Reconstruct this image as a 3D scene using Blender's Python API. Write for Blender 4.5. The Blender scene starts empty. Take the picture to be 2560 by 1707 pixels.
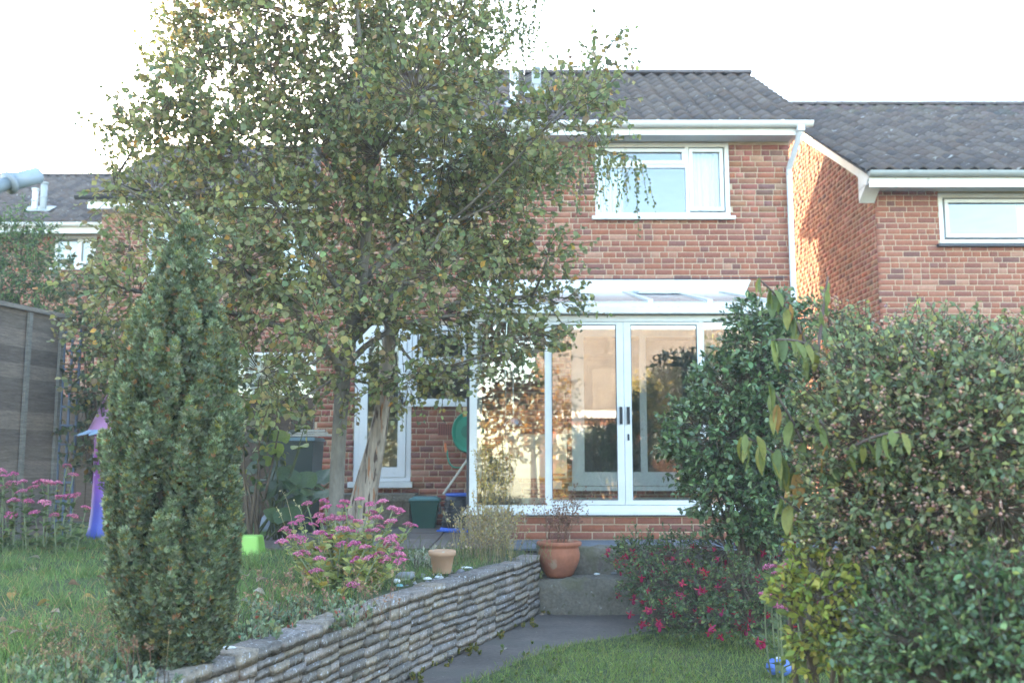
import bpy, math
import numpy as np
from mathutils import Vector
sc = bpy.context.scene
rng = np.random.default_rng(7)
R = math.radians
# ------------------------------------------------------------------ camera
CAMZ = 1.3; F = 2400.0; PITCH = R(7.0)
cam = bpy.data.cameras.new('camera'); co = bpy.data.objects.new('camera', cam)
sc.collection.objects.link(co); sc.camera = co
co.location = (0, 0, CAMZ); co.rotation_euler = (R(90) + PITCH, 0, 0)
cam.sensor_width = 36; cam.lens = 36 * F / 2560; cam.clip_end = 2000; cam.clip_start = 0.05
cam.dof.use_dof = True; cam.dof.focus_distance = 5.6; cam.dof.aperture_fstop = 2.6
# ------------------------------------------------------------------ sky and sun
SUN_EL = R(13.0); SUN_AZ = R(-22.5)          # azimuth from +Y, negative = towards -X
w = bpy.data.worlds.new('World'); sc.world = w; w.use_nodes = True
nt = w.node_tree; nt.nodes.clear()
sky = nt.nodes.new('ShaderNodeTexSky'); sky.sky_type = 'NISHITA'; sky.sun_disc = False
sky.sun_elevation = SUN_EL; sky.sun_rotation = SUN_AZ
sky.air_density = 1.0; sky.dust_density = 1.0; sky.ozone_density = 1.0
bg = nt.nodes.new('ShaderNodeBackground'); bg.inputs['Strength'].default_value = 0.15
wo = nt.nodes.new('ShaderNodeOutputWorld')
nt.links.new(sky.outputs[0], bg.inputs[0]); nt.links.new(bg.outputs[0], wo.inputs[0])
sl = bpy.data.lights.new('sun', 'SUN'); sl.energy = 2.1; sl.angle = R(0.5); sl.color = (1.0, 0.73, 0.46)
so = bpy.data.objects.new('sun', sl); sc.collection.objects.link(so)
sdir = Vector((math.sin(SUN_AZ) * math.cos(SUN_EL), math.cos(SUN_AZ) * math.cos(SUN_EL), math.sin(SUN_EL)))
so.rotation_euler = sdir.to_track_quat('Z', 'Y').to_euler(); so.location = (0, 0, 30)
vs = sc.view_settings; vs.view_transform = 'Standard'; vs.look = 'None'; vs.gamma = 1; vs.use_curve_mapping = False
vs.exposure = 3.4
sc.cycles.max_bounces = 10; sc.cycles.transparent_max_bounces = 24; sc.cycles.use_denoising = True
sc.cycles.caustics_reflective = False; sc.cycles.caustics_refractive = False

# ------------------------------------------------------------------ helpers
C = sc.collection
def ray(px, py):
    x = (px - 1280) / F; y = (853.5 - py) / F
    return x, math.cos(PITCH) - y * math.sin(PITCH), math.sin(PITCH) + y * math.cos(PITCH)
def P(px, py, Y):
    x, a, b = ray(px, py); t = Y / a
    return np.array([x * t, Y, CAMZ + b * t])
def PZ(px, py, z):
    x, a, b = ray(px, py); t = (z - CAMZ) / b
    return np.array([x * t, a * t, z])
WL = {}
def wl(o):
    return WL.get(o.name, np.zeros(3)) if o is not None else np.zeros(3)
def tag(o, label, cat, group=None):
    o['label'] = label; o['category'] = cat
    if group: o['group'] = group
    return o
def thing(name, label, cat, loc=(0, 0, 0), group=None):
    o = bpy.data.objects.new(name, None); C.objects.link(o); o.empty_display_size = 0.1
    o.location = loc; WL[o.name] = np.array(loc, float)
    return tag(o, label, cat, group)
def link(o, parent=None):
    C.objects.link(o)
    if parent is not None:
        o.parent = parent; WL[o.name] = wl(parent)
    return o
def npmesh(name, V, T, mat, col=None, smooth=False):
    """V (n,3), T (m,3|4) -> mesh data"""
    V = np.asarray(V, np.float32).reshape(-1, 3); T = np.asarray(T, np.int32); k = T.shape[1]
    me = bpy.data.meshes.new(name)
    me.vertices.add(len(V)); me.vertices.foreach_set('co', V.ravel())
    me.loops.add(T.size); me.loops.foreach_set('vertex_index', T.ravel())
    me.polygons.add(len(T)); me.polygons.foreach_set('loop_start', np.arange(0, T.size, k, dtype=np.int32))
    me.polygons.foreach_set('loop_total', np.full(len(T), k, np.int32))
    if smooth: me.polygons.foreach_set('use_smooth', np.ones(len(T), bool))
    me.update(calc_edges=True)
    if col is not None:
        a = me.color_attributes.new('Col', 'FLOAT_COLOR', 'POINT')
        c = np.ones((len(V), 4), np.float32); c[:, :3] = col; a.data.foreach_set('color', c.ravel())
    me.materials.append(mat)
    return me
def npobj(name, V, T, mat, parent=None, col=None, smooth=False, loc=None):
    V = np.asarray(V, float).reshape(-1, 3)
    if parent is not None: V = V - wl(parent)
    o = bpy.data.objects.new(name, None) if False else bpy.data.objects.new(name, npmesh(name, V, T, mat, col, smooth))
    return link(o, parent)
class MB:
    """collects quads / tris with colours, builds one mesh object"""
    def __init__(s): s.v = []; s.f = []; s.c = []; s.n = 0
    def add(s, V, Fc, col=None):
        V = np.asarray(V, float).reshape(-1, 3); s.v.append(V)
        for f in Fc: s.f.append(tuple(int(i) + s.n for i in f))
        s.c.append(np.tile(np.array(col if col is not None else (1, 1, 1), float), (len(V), 1)) if np.ndim(col) < 2 else col)
        s.n += len(V)
    def box(s, x0, x1, y0, y1, z0, z1, col=None):
        V = [(x, y, z) for x in (x0, x1) for y in (y0, y1) for z in (z0, z1)]
        s.add(V, [(0, 1, 3, 2), (4, 6, 7, 5), (0, 4, 5, 1), (2, 3, 7, 6), (0, 2, 6, 4), (1, 5, 7, 3)], col)
        return s
    def bar(s, a, b, wd, ht, up=(0, 0, 1), col=None):
        a = np.array(a, float); b = np.array(b, float); d = (b - a) / np.linalg.norm(b - a)
        u = np.array(up, float); r = np.cross(d, u); r /= np.linalg.norm(r); u = np.cross(r, d)
        V = []
        for p in (a, b):
            for i, j in ((-1, -1), (1, -1), (1, 1), (-1, 1)): V.append(p + r * i * wd / 2 + u * j * ht / 2)
        s.add(V, [(3, 2, 1, 0), (4, 5, 6, 7), (0, 1, 5, 4), (1, 2, 6, 5), (2, 3, 7, 6), (3, 0, 4, 7)], col)
        return s
    def tube(s, pts, rad, n=8, col=None, cap=True):
        V, T = tube(pts, rad, n, cap); s.add(V, T, col); return s
    def lathe(s, prof, c, n=24, col=None):
        c = np.array(c, float); V = []; Fc = []
        for r, z in prof:
            for k in range(n):
                a = 2 * math.pi * k / n; V.append(c + (r * math.cos(a), r * math.sin(a), z))
        for i in range(len(prof) - 1):
            for k in range(n):
                k2 = (k + 1) % n; Fc.append((i * n + k, i * n + k2, (i + 1) * n + k2, (i + 1) * n + k))
        s.add(V, Fc, col); return s
    def build(s, name, mat, parent=None, smooth=False):
        V = np.concatenate(s.v) - wl(parent); me = bpy.data.meshes.new(name)
        me.from_pydata(V.tolist(), [], s.f)
        if smooth: me.polygons.foreach_set('use_smooth', np.ones(len(s.f), bool))
        a = me.color_attributes.new('Col', 'FLOAT_COLOR', 'POINT')
        c = np.ones((len(V), 4), np.float32); c[:, :3] = np.concatenate(s.c); a.data.foreach_set('color', c.ravel())
        me.materials.append(mat)
        return link(bpy.data.objects.new(name, me), parent)
def tube(pts, rad, n=8, cap=True):
    pts = np.asarray(pts, float); m = len(pts); rad = np.broadcast_to(np.asarray(rad, float), (m,))
    V = []; ref = None
    for i in range(m):
        d = pts[min(i + 1, m - 1)] - pts[max(i - 1, 0)]; d = d / (np.linalg.norm(d) + 1e-9)
        if ref is None:
            ref = np.array([0, 0, 1.0]) if abs(d[2]) < .9 else np.array([1.0, 0, 0])
        r = np.cross(d, ref); r /= np.linalg.norm(r) + 1e-9; u = np.cross(r, d); ref = u
        for k in range(n):
            a = 2 * math.pi * k / n; V.append(pts[i] + rad[i] * (r * math.cos(a) + u * math.sin(a)))
    T = []
    for i in range(m - 1):
        for k in range(n):
            k2 = (k + 1) % n; T.append((i * n + k, i * n + k2, (i + 1) * n + k2, (i + 1) * n + k))
    if cap:
        T.append(tuple(range(n - 1, -1, -1))); T.append(tuple(range((m - 1) * n, m * n)))
    return V, T
def bez(a, b, c, n=8):
    t = np.linspace(0, 1, n)[:, None]; a, b, c = (np.asarray(q, float) for q in (a, b, c))
    return (1 - t) ** 2 * a + 2 * t * (1 - t) * b + t * t * c
def unit(v): return v / (np.linalg.norm(v, axis=-1, keepdims=True) + 1e-9)

# ------------------------------------------------------------------ materials
def nodes(name):
    m = bpy.data.materials.new(name); m.use_nodes = True
    return m, m.node_tree, m.node_tree.nodes['Principled BSDF']
def mat(name, color=(1, 1, 1), rough=.6, spec=.4, attr=False, n1=None, n2=None, bump=None, metal=0., spots=None, stretch=None, brush=None):
    """n = (scale, amount): brightness variation; bump = (scale, strength, distance); spots = (scale, threshold, colour)"""
    m, t, b = nodes(name); N = t.nodes; L = t.links
    g = N.new('ShaderNodeNewGeometry'); pos = g.outputs['Position']
    if stretch:
        mp = N.new('ShaderNodeMapping'); mp.inputs['Scale'].default_value = stretch; L.new(pos, mp.inputs[0]); pos = mp.outputs[0]
    if attr:
        a = N.new('ShaderNodeAttribute'); a.attribute_name = 'Col'; cs = a.outputs['Color']
        mu = N.new('ShaderNodeMix'); mu.data_type = 'RGBA'; mu.blend_type = 'MULTIPLY'; mu.inputs[0].default_value = 1
        L.new(cs, mu.inputs[6]); mu.inputs[7].default_value = (*color, 1); cs = mu.outputs[2]
    else:
        r = N.new('ShaderNodeRGB'); r.outputs[0].default_value = (*color, 1); cs = r.outputs[0]
    for nn in (n1, n2):
        if not nn: continue
        tx = N.new('ShaderNodeTexNoise'); tx.inputs['Scale'].default_value = nn[0]; tx.inputs['Detail'].default_value = 4
        L.new(pos, tx.inputs['Vector'])
        mr = N.new('ShaderNodeMapRange'); mr.inputs[1].default_value = .25; mr.inputs[2].default_value = .75
        mr.inputs[3].default_value = 1 - nn[1]; mr.inputs[4].default_value = 1 + nn[1]; L.new(tx.outputs[0], mr.inputs[0])
        mu = N.new('ShaderNodeVectorMath'); mu.operation = 'SCALE'; L.new(cs, mu.inputs[0]); L.new(mr.outputs[0], mu.inputs['Scale']); cs = mu.outputs[0]
    for sp in (spots or []):
        tx = N.new('ShaderNodeTexNoise'); tx.inputs['Scale'].default_value = sp[0]; tx.inputs['Detail'].default_value = 3
        L.new(pos, tx.inputs['Vector'])
        mr = N.new('ShaderNodeMapRange'); mr.inputs[1].default_value = sp[1]; mr.inputs[2].default_value = sp[1] + .06; L.new(tx.outputs[0], mr.inputs[0])
        mx = N.new('ShaderNodeMix'); mx.data_type = 'RGBA'; L.new(mr.outputs[0], mx.inputs[0]); L.new(cs, mx.inputs[6]); mx.inputs[7].default_value = (*sp[2], 1); cs = mx.outputs[2]
    L.new(cs, b.inputs['Base Color'])
    b.inputs['Roughness'].default_value = rough; b.inputs['Specular IOR Level'].default_value = spec; b.inputs['Metallic'].default_value = metal
    if bump:
        tx = N.new('ShaderNodeTexNoise'); tx.inputs['Scale'].default_value = bump[0]; tx.inputs['Detail'].default_value = 5; L.new(pos, tx.inputs['Vector'])
        bp = N.new('ShaderNodeBump'); bp.inputs['Strength'].default_value = bump[1]; bp.inputs['Distance'].default_value = bump[2]
        L.new(tx.outputs[0], bp.inputs['Height']); L.new(bp.outputs[0], b.inputs['Normal'])
    return m
def leafmat(name, rough=.5, spec=.35, trans=.3, vein=.15, gain=(1.80, 1.55, 1.22)):
    m, t, b = nodes(name); N = t.nodes; L = t.links
    a = N.new('ShaderNodeAttribute'); a.attribute_name = 'Col'
    g = N.new('ShaderNodeNewGeometry'); tx = N.new('ShaderNodeTexNoise'); tx.inputs['Scale'].default_value = 60; L.new(g.outputs['Position'], tx.inputs['Vector'])
    mr = N.new('ShaderNodeMapRange'); mr.inputs[1].default_value = .3; mr.inputs[2].default_value = .7; mr.inputs[3].default_value = 1 - vein; mr.inputs[4].default_value = 1 + vein
    L.new(tx.outputs[0], mr.inputs[0])
    mu = N.new('ShaderNodeVectorMath'); mu.operation = 'SCALE'; L.new(mr.outputs[0], mu.inputs['Scale'])
    gm = N.new('ShaderNodeVectorMath'); gm.operation = 'MULTIPLY'; gm.inputs[1].default_value = gain; L.new(a.outputs['Color'], gm.inputs[0]); L.new(gm.outputs[0], mu.inputs[0])
    L.new(mu.outputs[0], b.inputs['Base Color']); b.inputs['Roughness'].default_value = rough; b.inputs['Specular IOR Level'].default_value = spec
    tr = N.new('ShaderNodeBsdfTranslucent'); L.new(mu.outputs[0], tr.inputs['Color'])
    mx = N.new('ShaderNodeMixShader'); mx.inputs[0].default_value = trans; L.new(b.outputs[0], mx.inputs[1]); L.new(tr.outputs[0], mx.inputs[2])
    L.new(mx.outputs[0], N['Material Output'].inputs['Surface'])
    return m
def glassmat(name, ior=1.6, tint=(.93, .96, .95), rough=0.0, base=0.0):
    m, t, b = nodes(name); N = t.nodes; L = t.links; N.remove(b)
    fr = N.new('ShaderNodeFresnel'); fr.inputs['IOR'].default_value = ior
    tr = N.new('ShaderNodeBsdfTransparent'); tr.inputs[0].default_value = (*tint, 1)
    gl = N.new('ShaderNodeBsdfGlossy'); gl.inputs['Roughness'].default_value = rough; gl.inputs['Color'].default_value = (1, 1, 1, 1)
    ad = N.new('ShaderNodeMath'); ad.operation = 'ADD'; ad.use_clamp = True; ad.inputs[1].default_value = base; L.new(fr.outputs[0], ad.inputs[0])
    mx = N.new('ShaderNodeMixShader'); L.new(ad.outputs[0], mx.inputs[0]); L.new(tr.outputs[0], mx.inputs[1]); L.new(gl.outputs[0], mx.inputs[2])
    L.new(mx.outputs[0], N['Material Output'].inputs['Surface'])
    return m
M = {}
M['brick'] = mat('brick', attr=True, rough=.9, spec=.2, n1=(35, .14), n2=(1.2, .10), bump=(90, .2, .002))
M['mortar'] = mat('mortar', (.54, .42, .295), rough=.95, spec=.1, n1=(25, .12), n2=(2, .1), bump=(120, .3, .003))
M['tile'] = mat('roof_tile', attr=True, rough=.75, spec=.3, n1=(14, .18), bump=(110, .3, .003), spots=[(11, .68, (.36, .36, .34)), (26, .72, (.30, .32, .22))])
M['tile_lichen'] = mat('lichened_roof_tile', attr=True, rough=.8, spec=.3, n1=(12, .2), bump=(110, .3, .003), spots=[(8, .66, (.33, .32, .31)), (24, .70, (.30, .29, .27))])
M['upvc'] = mat('white_upvc', (.79, .79, .78), rough=.38, spec=.45, n1=(3, .06), n2=(40, .03), spots=[(7, .66, (.62, .63, .57))])
M['upvc_old'] = mat('weathered_white_upvc', (.76, .77, .76), rough=.45, spec=.4, n1=(6, .06), n2=(50, .03), spots=[(60, .73, (.30, .32, .28))])
M['moss_white'] = mat('mossy_white_gutter', (.70, .71, .69), rough=.6, spec=.3, n1=(10, .15), spots=[(28, .56, (.10, .11, .085))])
M['soffit'] = mat('soffit', (.62, .63, .66), rough=.6, n1=(4, .06))
M['dark_frame'] = mat('dark_trim', (.06, .06, .07), rough=.5)
M['blackpl'] = mat('black_plastic', (.02, .02, .022), rough=.4, n1=(20, .2))
M['greygut'] = mat('grey_gutter', (.36, .38, .37), rough=.5, n1=(6, .1))
M['glass'] = glassmat('window_glass', 1.7)
M['cglass'] = glassmat('conservatory_glass', 1.7, (.95, .97, .96), base=.09)
M['hglass'] = glassmat('upper_window_glass', 1.65, base=.03)
M['poly'] = glassmat('polycarbonate', 1.45, (.66, .68, .67), rough=.25, base=.16)
M['curtain'] = mat('net_curtain', (.75, .75, .74), rough=.9, spec=.1, n1=(14, .06), stretch=(6, 6, .4))
M['inside'] = mat('plaster', (.42, .39, .33), rough=.9, n1=(3, .1))
M['insidefloor'] = mat('floor_board', (.40, .34, .25), rough=.6, n1=(6, .1))
M['cream'] = mat('cream_paint', (.72, .70, .56), rough=.5, n1=(10, .05))
M['concrete'] = mat('concrete', (.175, .142, .12), rough=.9, spec=.2, n1=(3, .22), n2=(30, .16), bump=(60, .5, .006), spots=[(2.2, .58, (.17, .145, .12)), (14, .68, (.12, .12, .07)), (40, .70, (.38, .36, .33))])
M['step'] = mat('rough_concrete_step', (.195, .168, .13), rough=.95, spec=.15, n1=(5, .25), n2=(40, .2), bump=(25, .8, .02), spots=[(3, .56, (.17, .15, .10)), (9, .63, (.11, .11, .06)), (17, .68, (.46, .44, .40))])
M['paving'] = mat('slate_paving', (.17, .18, .20), rough=.8, spec=.3, n1=(4, .2), n2=(40, .12), bump=(50, .4, .004))
M['stone'] = mat('walling_stone', attr=True, rough=.95, spec=.15, n1=(25, .3), n2=(90, .25), bump=(90, .7, .006), spots=[(48, .625, (.50, .50, .52)), (22, .645, (.12, .115, .095)), (85, .65, (.46, .47, .48))])
M['soil'] = mat('soil', (.085, .065, .048), rough=1, spec=.1, n1=(6, .3), n2=(50, .3), bump=(40, .8, .02))
M['lawn'] = mat('lawn', (.09, .105, .05), rough=1, spec=.1, n1=(1.3, .3), n2=(18, .3), bump=(60, .6, .02), spots=[(2.2, .62, (.11, .10, .055))])
M['meadow'] = mat('meadow', (.11, .13, .045), rough=1, spec=.1, n1=(.2, .3), n2=(2, .3))
M['grass'] = leafmat('grass_blade', .6, .25, .35, .1)
M['leaf'] = leafmat('leaf', .48, .34, .40)
M['glossleaf'] = leafmat('glossy_leaf', .30, .5, .15)
M['dryleaf'] = leafmat('dry_leaf', .8, .15, .3, gain=(1.15, 1.1, 1.0))
M['petal'] = leafmat('petal', .7, .2, .25, gain=(1.2, 1.2, 1.1))
M['bark'] = mat('grey_bark', attr=True, rough=.95, spec=.15, n1=(9, .25), n2=(45, .2), bump=(30, .8, .015), stretch=(1, 1, .35))
M['birch'] = mat('birch_bark', (.31, .255, .205), rough=.9, spec=.15, n1=(9, .4), n2=(34, .25), bump=(26, 1., .03), stretch=(1.5, 1.5, .22), spots=[(16, .62, (.30, .14, .07)), (20, .57, (.075, .05, .04))])
M['twig'] = mat('twig', (.12, .09, .065), rough=.9, spec=.1, n1=(30, .3))
M['fence'] = mat('weathered_timber', attr=True, rough=.95, spec=.1, n1=(5, .25), n2=(22, .25), bump=(18, .5, .006), stretch=(1, 1, 9))
M['trellis'] = mat('blue_stained_trellis', (.10, .13, .19), rough=.8, n1=(12, .2))
M['terracotta'] = mat('terracotta', (.37, .135, .075), rough=.7, spec=.3, n1=(7, .2), n2=(30, .12), bump=(50, .25, .004), spots=[(6, .64, (.42, .27, .18)), (30, .72, (.55, .42, .33))])
M['terra_pale'] = mat('pale_terracotta', (.50, .30, .19), rough=.85, n1=(8, .15), spots=[(12, .64, (.45, .38, .30))])
M['plastic'] = mat('plastic', attr=True, rough=.4, spec=.45, n1=(9, .08))
M['chrome'] = mat('chrome', (.8, .8, .8), rough=.12, metal=1.)
M['rock'] = mat('rock', attr=True, rough=.9, spec=.2, n1=(14, .2), n2=(60, .15), bump=(40, .6, .01))
M['bagblack'] = mat('black_bag', (.025, .027, .035), rough=.45, spec=.5, n1=(12, .3), bump=(14, .9, .03))
M['cloth'] = mat('cloth', attr=True, rough=.95, spec=.1, n1=(9, .2), bump=(20, .8, .02))

# ------------------------------------------------------------------ foliage helpers
def frames(d, n):
    """columns: side, axis d, normal"""
    d = unit(d); s = unit(np.cross(d, n)); n2 = np.cross(s, d)
    return np.stack([s, d, n2], axis=-1)
def leaf_tpl(wd=.6, fold=.18, curl=.15, tip=.62):
    V = np.array([(0, 0, 0), (-.5 * wd * .8, .28, fold * .5), (-.5 * wd * .95, .55, fold * .5 - curl * .3), (0, 1, -curl), (.5 * wd * .95, .55, fold * .5 - curl * .3), (.5 * wd * .8, .28, fold * .5), (0, .3, 0), (0, .62, -curl * .35)])
    T = np.array([(0, 6, 1), (1, 6, 7), (1, 7, 2), (2, 7, 3), (0, 5, 6), (5, 7, 6), (5, 4, 7), (4, 3, 7)])
    return V, T
LEAF = leaf_tpl(); ROUND = leaf_tpl(.85, .14, .12); SLIM = leaf_tpl(.30, .08, .25)
BIRCH = (np.array([(0, 0, 0), (-.36, .4, .05), (0, 1, -.05), (.36, .4, .05)]), np.array([(0, 2, 1), (0, 3, 2)]))
OVAL = (np.array([(0, 0, 0), (-.27, .4, .07), (-.2, .75, .03), (0, 1, -.06), (.2, .75, .03), (.27, .4, .07), (0, .5, 0)]), np.array([(0, 6, 1), (1, 6, 2), (2, 6, 3), (3, 6, 4), (4, 6, 5), (5, 6, 0)]))
BLADE = (np.array([(-.5, 0, 0), (.5, 0, 0), (-.36, .5, .12), (.36, .5, .12), (0, 1, .45)]), np.array([(0, 1, 3), (0, 3, 2), (2, 3, 4)]))
def _spray():
    V = []; T = []
    for k, (x, y, an) in enumerate([(0, 0, 0), (-.14, .1, .55), (.14, .1, -.55), (0, .15, .0)]):
        d = np.array([-math.sin(an), math.cos(an), .25 if k == 3 else -.05]); s = np.array([math.cos(an), math.sin(an), 0.3 * (k - 1.5)])
        p = np.array([x * .4, y, 0]); L = (1.0, .75, .75, .6)[k]
        b = len(V); V += [p, p + d * L * .45 - s * .13, p + d * L, p + d * L * .45 + s * .13]; T += [(b, b + 2, b + 1), (b, b + 3, b + 2)]
    return np.array(V), np.array(T)
SPRAY = _spray()
def scatter(tpl, pos, d, n, size, col, wmul=None):
    V, T = tpl; N = len(pos); k = len(V)
    size = np.broadcast_to(np.asarray(size, float), (N,))
    Rm = frames(d, n); loc = np.broadcast_to(V, (N, k, 3)).copy()
    if wmul is not None: loc[:, :, 0] *= np.asarray(wmul)[:, None]
    W = np.einsum('nij,nkj->nki', Rm, loc * size[:, None, None]) + pos[:, None, :]
    TT = (T[None] + (np.arange(N) * k)[:, None, None]).reshape(-1, 3)
    CC = np.repeat(np.asarray(col), k, axis=0)
    return W.reshape(-1, 3), TT, CC
def merge(parts):
    V = []; T = []; Cc = []; n = 0
    for v, t, c in parts: V.append(v); T.append(t + n); Cc.append(c); n += len(v)
    return np.concatenate(V), np.concatenate(T), np.concatenate(Cc)
def pal(N, cols, wts, jit=.22, r=rng):
    i = r.choice(len(cols), N, p=np.array(wts) / sum(wts)); c = np.array(cols)[i]
    b = np.exp(r.normal(0, jit, (N, 1))); return np.clip(c * b * (1 + r.normal(0, .06, (N, 3))), .004, .9)
def rdir(N, r=rng): return unit(r.normal(size=(N, 3)))
def inball(N, r=rng): return rdir(N, r) * r.random((N, 1)) ** (1 / 3)
def tubes_fast(A, B, ra, rb, mid=None, n=3):
    """many thin 2-segment twigs as triangular tubes"""
    A = np.asarray(A); B = np.asarray(B); N = len(A); m = (A + B) / 2 if mid is None else mid
    d = unit(B - A); ref = np.where(np.abs(d[:, 2:3]) < .9, np.array([[0, 0, 1.]]), np.array([[1., 0, 0]])); s = unit(np.cross(d, ref)); u = np.cross(s, d)
    ra = np.broadcast_to(ra, (N,))[:, None]; rb = np.broadcast_to(rb, (N,))[:, None]
    rings = []
    for p, r_ in ((A, ra), (m, (ra + rb) / 2), (B, rb)):
        for k in range(n):
            a = 2 * math.pi * k / n; rings.append(p + r_ * (s * math.cos(a) + u * math.sin(a)))
    V = np.stack(rings, 1); T = []
    for i in range(2):
        for k in range(n):
            k2 = (k + 1) % n; T += [(i * n + k, i * n + k2, (i + 1) * n + k2), (i * n + k, (i + 1) * n + k2, (i + 1) * n + k)]
    T = np.array(T); TT = (T[None] + (np.arange(N) * 3 * n)[:, None, None]).reshape(-1, 3)
    return V.reshape(-1, 3), TT
def sprigs(centres, radii, ntw, nleaf, tl, size, cols, wts, tpl=LEAF, up=.25, out=1., shell=(.25, .95), r=rng, droop=.15, jit=.22, outc=None, sz=.2):
    """leafy twigs growing outwards through ellipsoid lobes -> leaf arrays, twig ends"""
    parts = []; A = []; B = []
    for (c, rad) in zip(centres, radii):
        n = int(max(4, ntw * math.pi * rad[0] * rad[2] / (.5 * size * size) / nleaf)); u = rdir(n, r); k = r.uniform(shell[0], shell[1], (n, 1)) ** .6
        st = c + u * rad * k
        oo = u if outc is None else unit(u + .6 * unit(c - outc))
        d = unit(oo * out + np.array([0, 0, up]) + r.normal(0, .45, (n, 3))); L = tl * r.uniform(.6, 1.3, (n, 1))
        en = st + d * L; A.append(c + (st - c) * .35); B.append(st); A.append(st); B.append(en)
        t = (np.arange(nleaf) + r.random((n, nleaf))) / nleaf
        pos = st[:, None] + d[:, None] * L[:, None] * t[..., None]; pos = pos.reshape(-1, 3)
        dd = np.repeat(d, nleaf, 0); N = len(pos)
        ld = unit(dd * .5 + rdir(N, r) * .9 + np.array([0, 0, -droop])); nn = unit(rdir(N, r) * .8 + np.array([0, 0, .8]))
        s = size * np.minimum(np.exp(r.normal(0, sz, N)), 1.38) * (1 - .25 * t.ravel())
        parts.append(scatter(tpl, pos, ld, nn, s, pal(N, cols, wts, jit, r), r.uniform(.75, 1.15, N)))
    return merge(parts), np.concatenate(A), np.concatenate(B)
# ------------------------------------------------------------------ ground and terrain
def struct(o): o['kind'] = 'structure'; return o
WALLP = np.array([(-1.75, 2.2), (-1.5, 2.9), (-1.262, 3.643), (-1.08, 4.264), (-.877, 5.05), (-.50, 6.25), (.084, 7.80), (.235, 8.35)])
def wallx(y): return np.interp(y, WALLP[:, 1], WALLP[:, 0])
def smooth(a, b, x): t = np.clip((x - a) / (b - a), 0, 1); return t * t * (3 - 2 * t)
def gz(x, y):
    z = -.03 - 3.0 * smooth(-5, -20, y)
    z = z + .5 * smooth(8, 14, y) * 0
    return z
gx = np.concatenate([np.linspace(-90, -40, 6), np.linspace(-30, 30, 25), np.linspace(40, 90, 6)])
gy = np.concatenate([np.linspace(-90, -5, 34), np.linspace(-2, 30, 9), np.linspace(40, 90, 6)])
GX, GY = np.meshgrid(gx, gy); V = np.stack([GX, GY, gz(GX, GY)], -1).reshape(-1, 3)
nx = len(gx); T = [(j * nx + i, j * nx + i + 1, (j + 1) * nx + i + 1, (j + 1) * nx + i) for j in range(len(gy) - 1) for i in range(nx - 1)]
struct(npobj('ground', V, T, M['meadow'], smooth=True))
def sheet(name, ys, xl, xr, zf, m, nx=24):
    V = []; T = []
    for j, y in enumerate(ys):
        for i in range(nx + 1):
            x = xl(y) + (xr(y) - xl(y)) * i / nx; V.append((x, y, zf(x, y)))
    for j in range(len(ys) - 1):
        for i in range(nx):
            a = j * (nx + 1) + i; T.append((a, a + 1, a + nx + 2, a + nx + 1))
    return struct(npobj(name, V, T, m, smooth=True))
bumpz = lambda x, y: .012 * math.sin(3.1 * x + 1.7 * y) + .010 * math.sin(5.3 * x - 4.1 * y + 1)
def upz(x, y):      # surface of the upper terrace
    return .47 + bumpz(x, y) + .02 * smooth(6, 9, y)
def terr_r(y): return wallx(y) - .12
sheet('upper_lawn', np.linspace(1.5, 12.8, 90), lambda y: -14., lambda y: terr_r(y) if y < 8.85 else -2.62, upz, M['lawn'], 60)
PATZ = .5
mb = MB(); mb.box(-2.6, 9, 8.78, 12.6, .0, PATZ - .035)
struct(mb.build('patio_base', M['concrete']))
sheet('rear_ground', np.linspace(12.75, 30, 20), lambda y: -16., lambda y: 14., lambda x, y: .47 + bumpz(x, y), M['soil'], 30)
# paving slabs of the patio
pav = MB(); pr = np.random.default_rng(5)
slabs = [o for o in []]
def slab(x0, x1, y0, y1, z0, z1, m, parent, name='slab'):
    return MB().box(x0, x1, y0, y1, z0, z1).build(name, m, parent)
pm = MB(); pm.box(-2.6, 9, 8.8, 12.08, PATZ - .034, PATZ - .012); patio = struct(pm.build('patio', M['soil']))
xs = np.arange(-2.58, 3.6, .615); ys = [8.80, 9.40, 10.0, 10.6, 11.2, 11.8]
for i, x in enumerate(xs):
    for j in range(len(ys) - 1):
        if x > -.45 and ys[j] > 9.5: continue
        dz = pr.uniform(-.004, .004)
        slab(x, x + .60, ys[j], ys[j + 1] - .012, PATZ - .011, PATZ + .006 + dz, M['paving'] if x > -.5 else M['concrete'], patio, 'paving_slab')
# lower level: concrete path, lawn, flower bed
lawn_edge = np.array([PZ(*q, 0)[:2] for q in [(1000, 1800), (1165, 1715), (1306, 1662), (1400, 1630), (1480, 1610), (1570, 1594), (1660, 1580)]])
def ledge(y): return np.interp(y, lawn_edge[::1, 1], lawn_edge[::1, 0])
struct(sheet('path', np.linspace(1.0, 8.5, 30), lambda y: wallx(y) - .15, lambda y: wallx(y) + 2.6, lambda x, y: .0 + .006 * math.sin(7 * x + 3 * y), M['concrete'], 20))
ymax = lawn_edge[-1, 1]
lz = lambda x, y: .028 + .010 * math.sin(4 * x + 2 * y)
sheet('lower_lawn', np.linspace(-4.5, ymax, 40), lambda y: float(ledge(y)), lambda y: 5.5, lz, M['lawn'], 24)
def bedz(x, y): return .03 + .46 * smooth(7.2, 8.7, y) + .02 * math.sin(9 * x) * math.sin(8 * y)
sheet('flower_bed', np.linspace(ymax - .05, 8.79, 16), lambda y: .98 + .35 * math.sin(2.2 * (8.8 - y)) * .3, lambda y: 7., bedz, M['soil'], 20)
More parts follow.
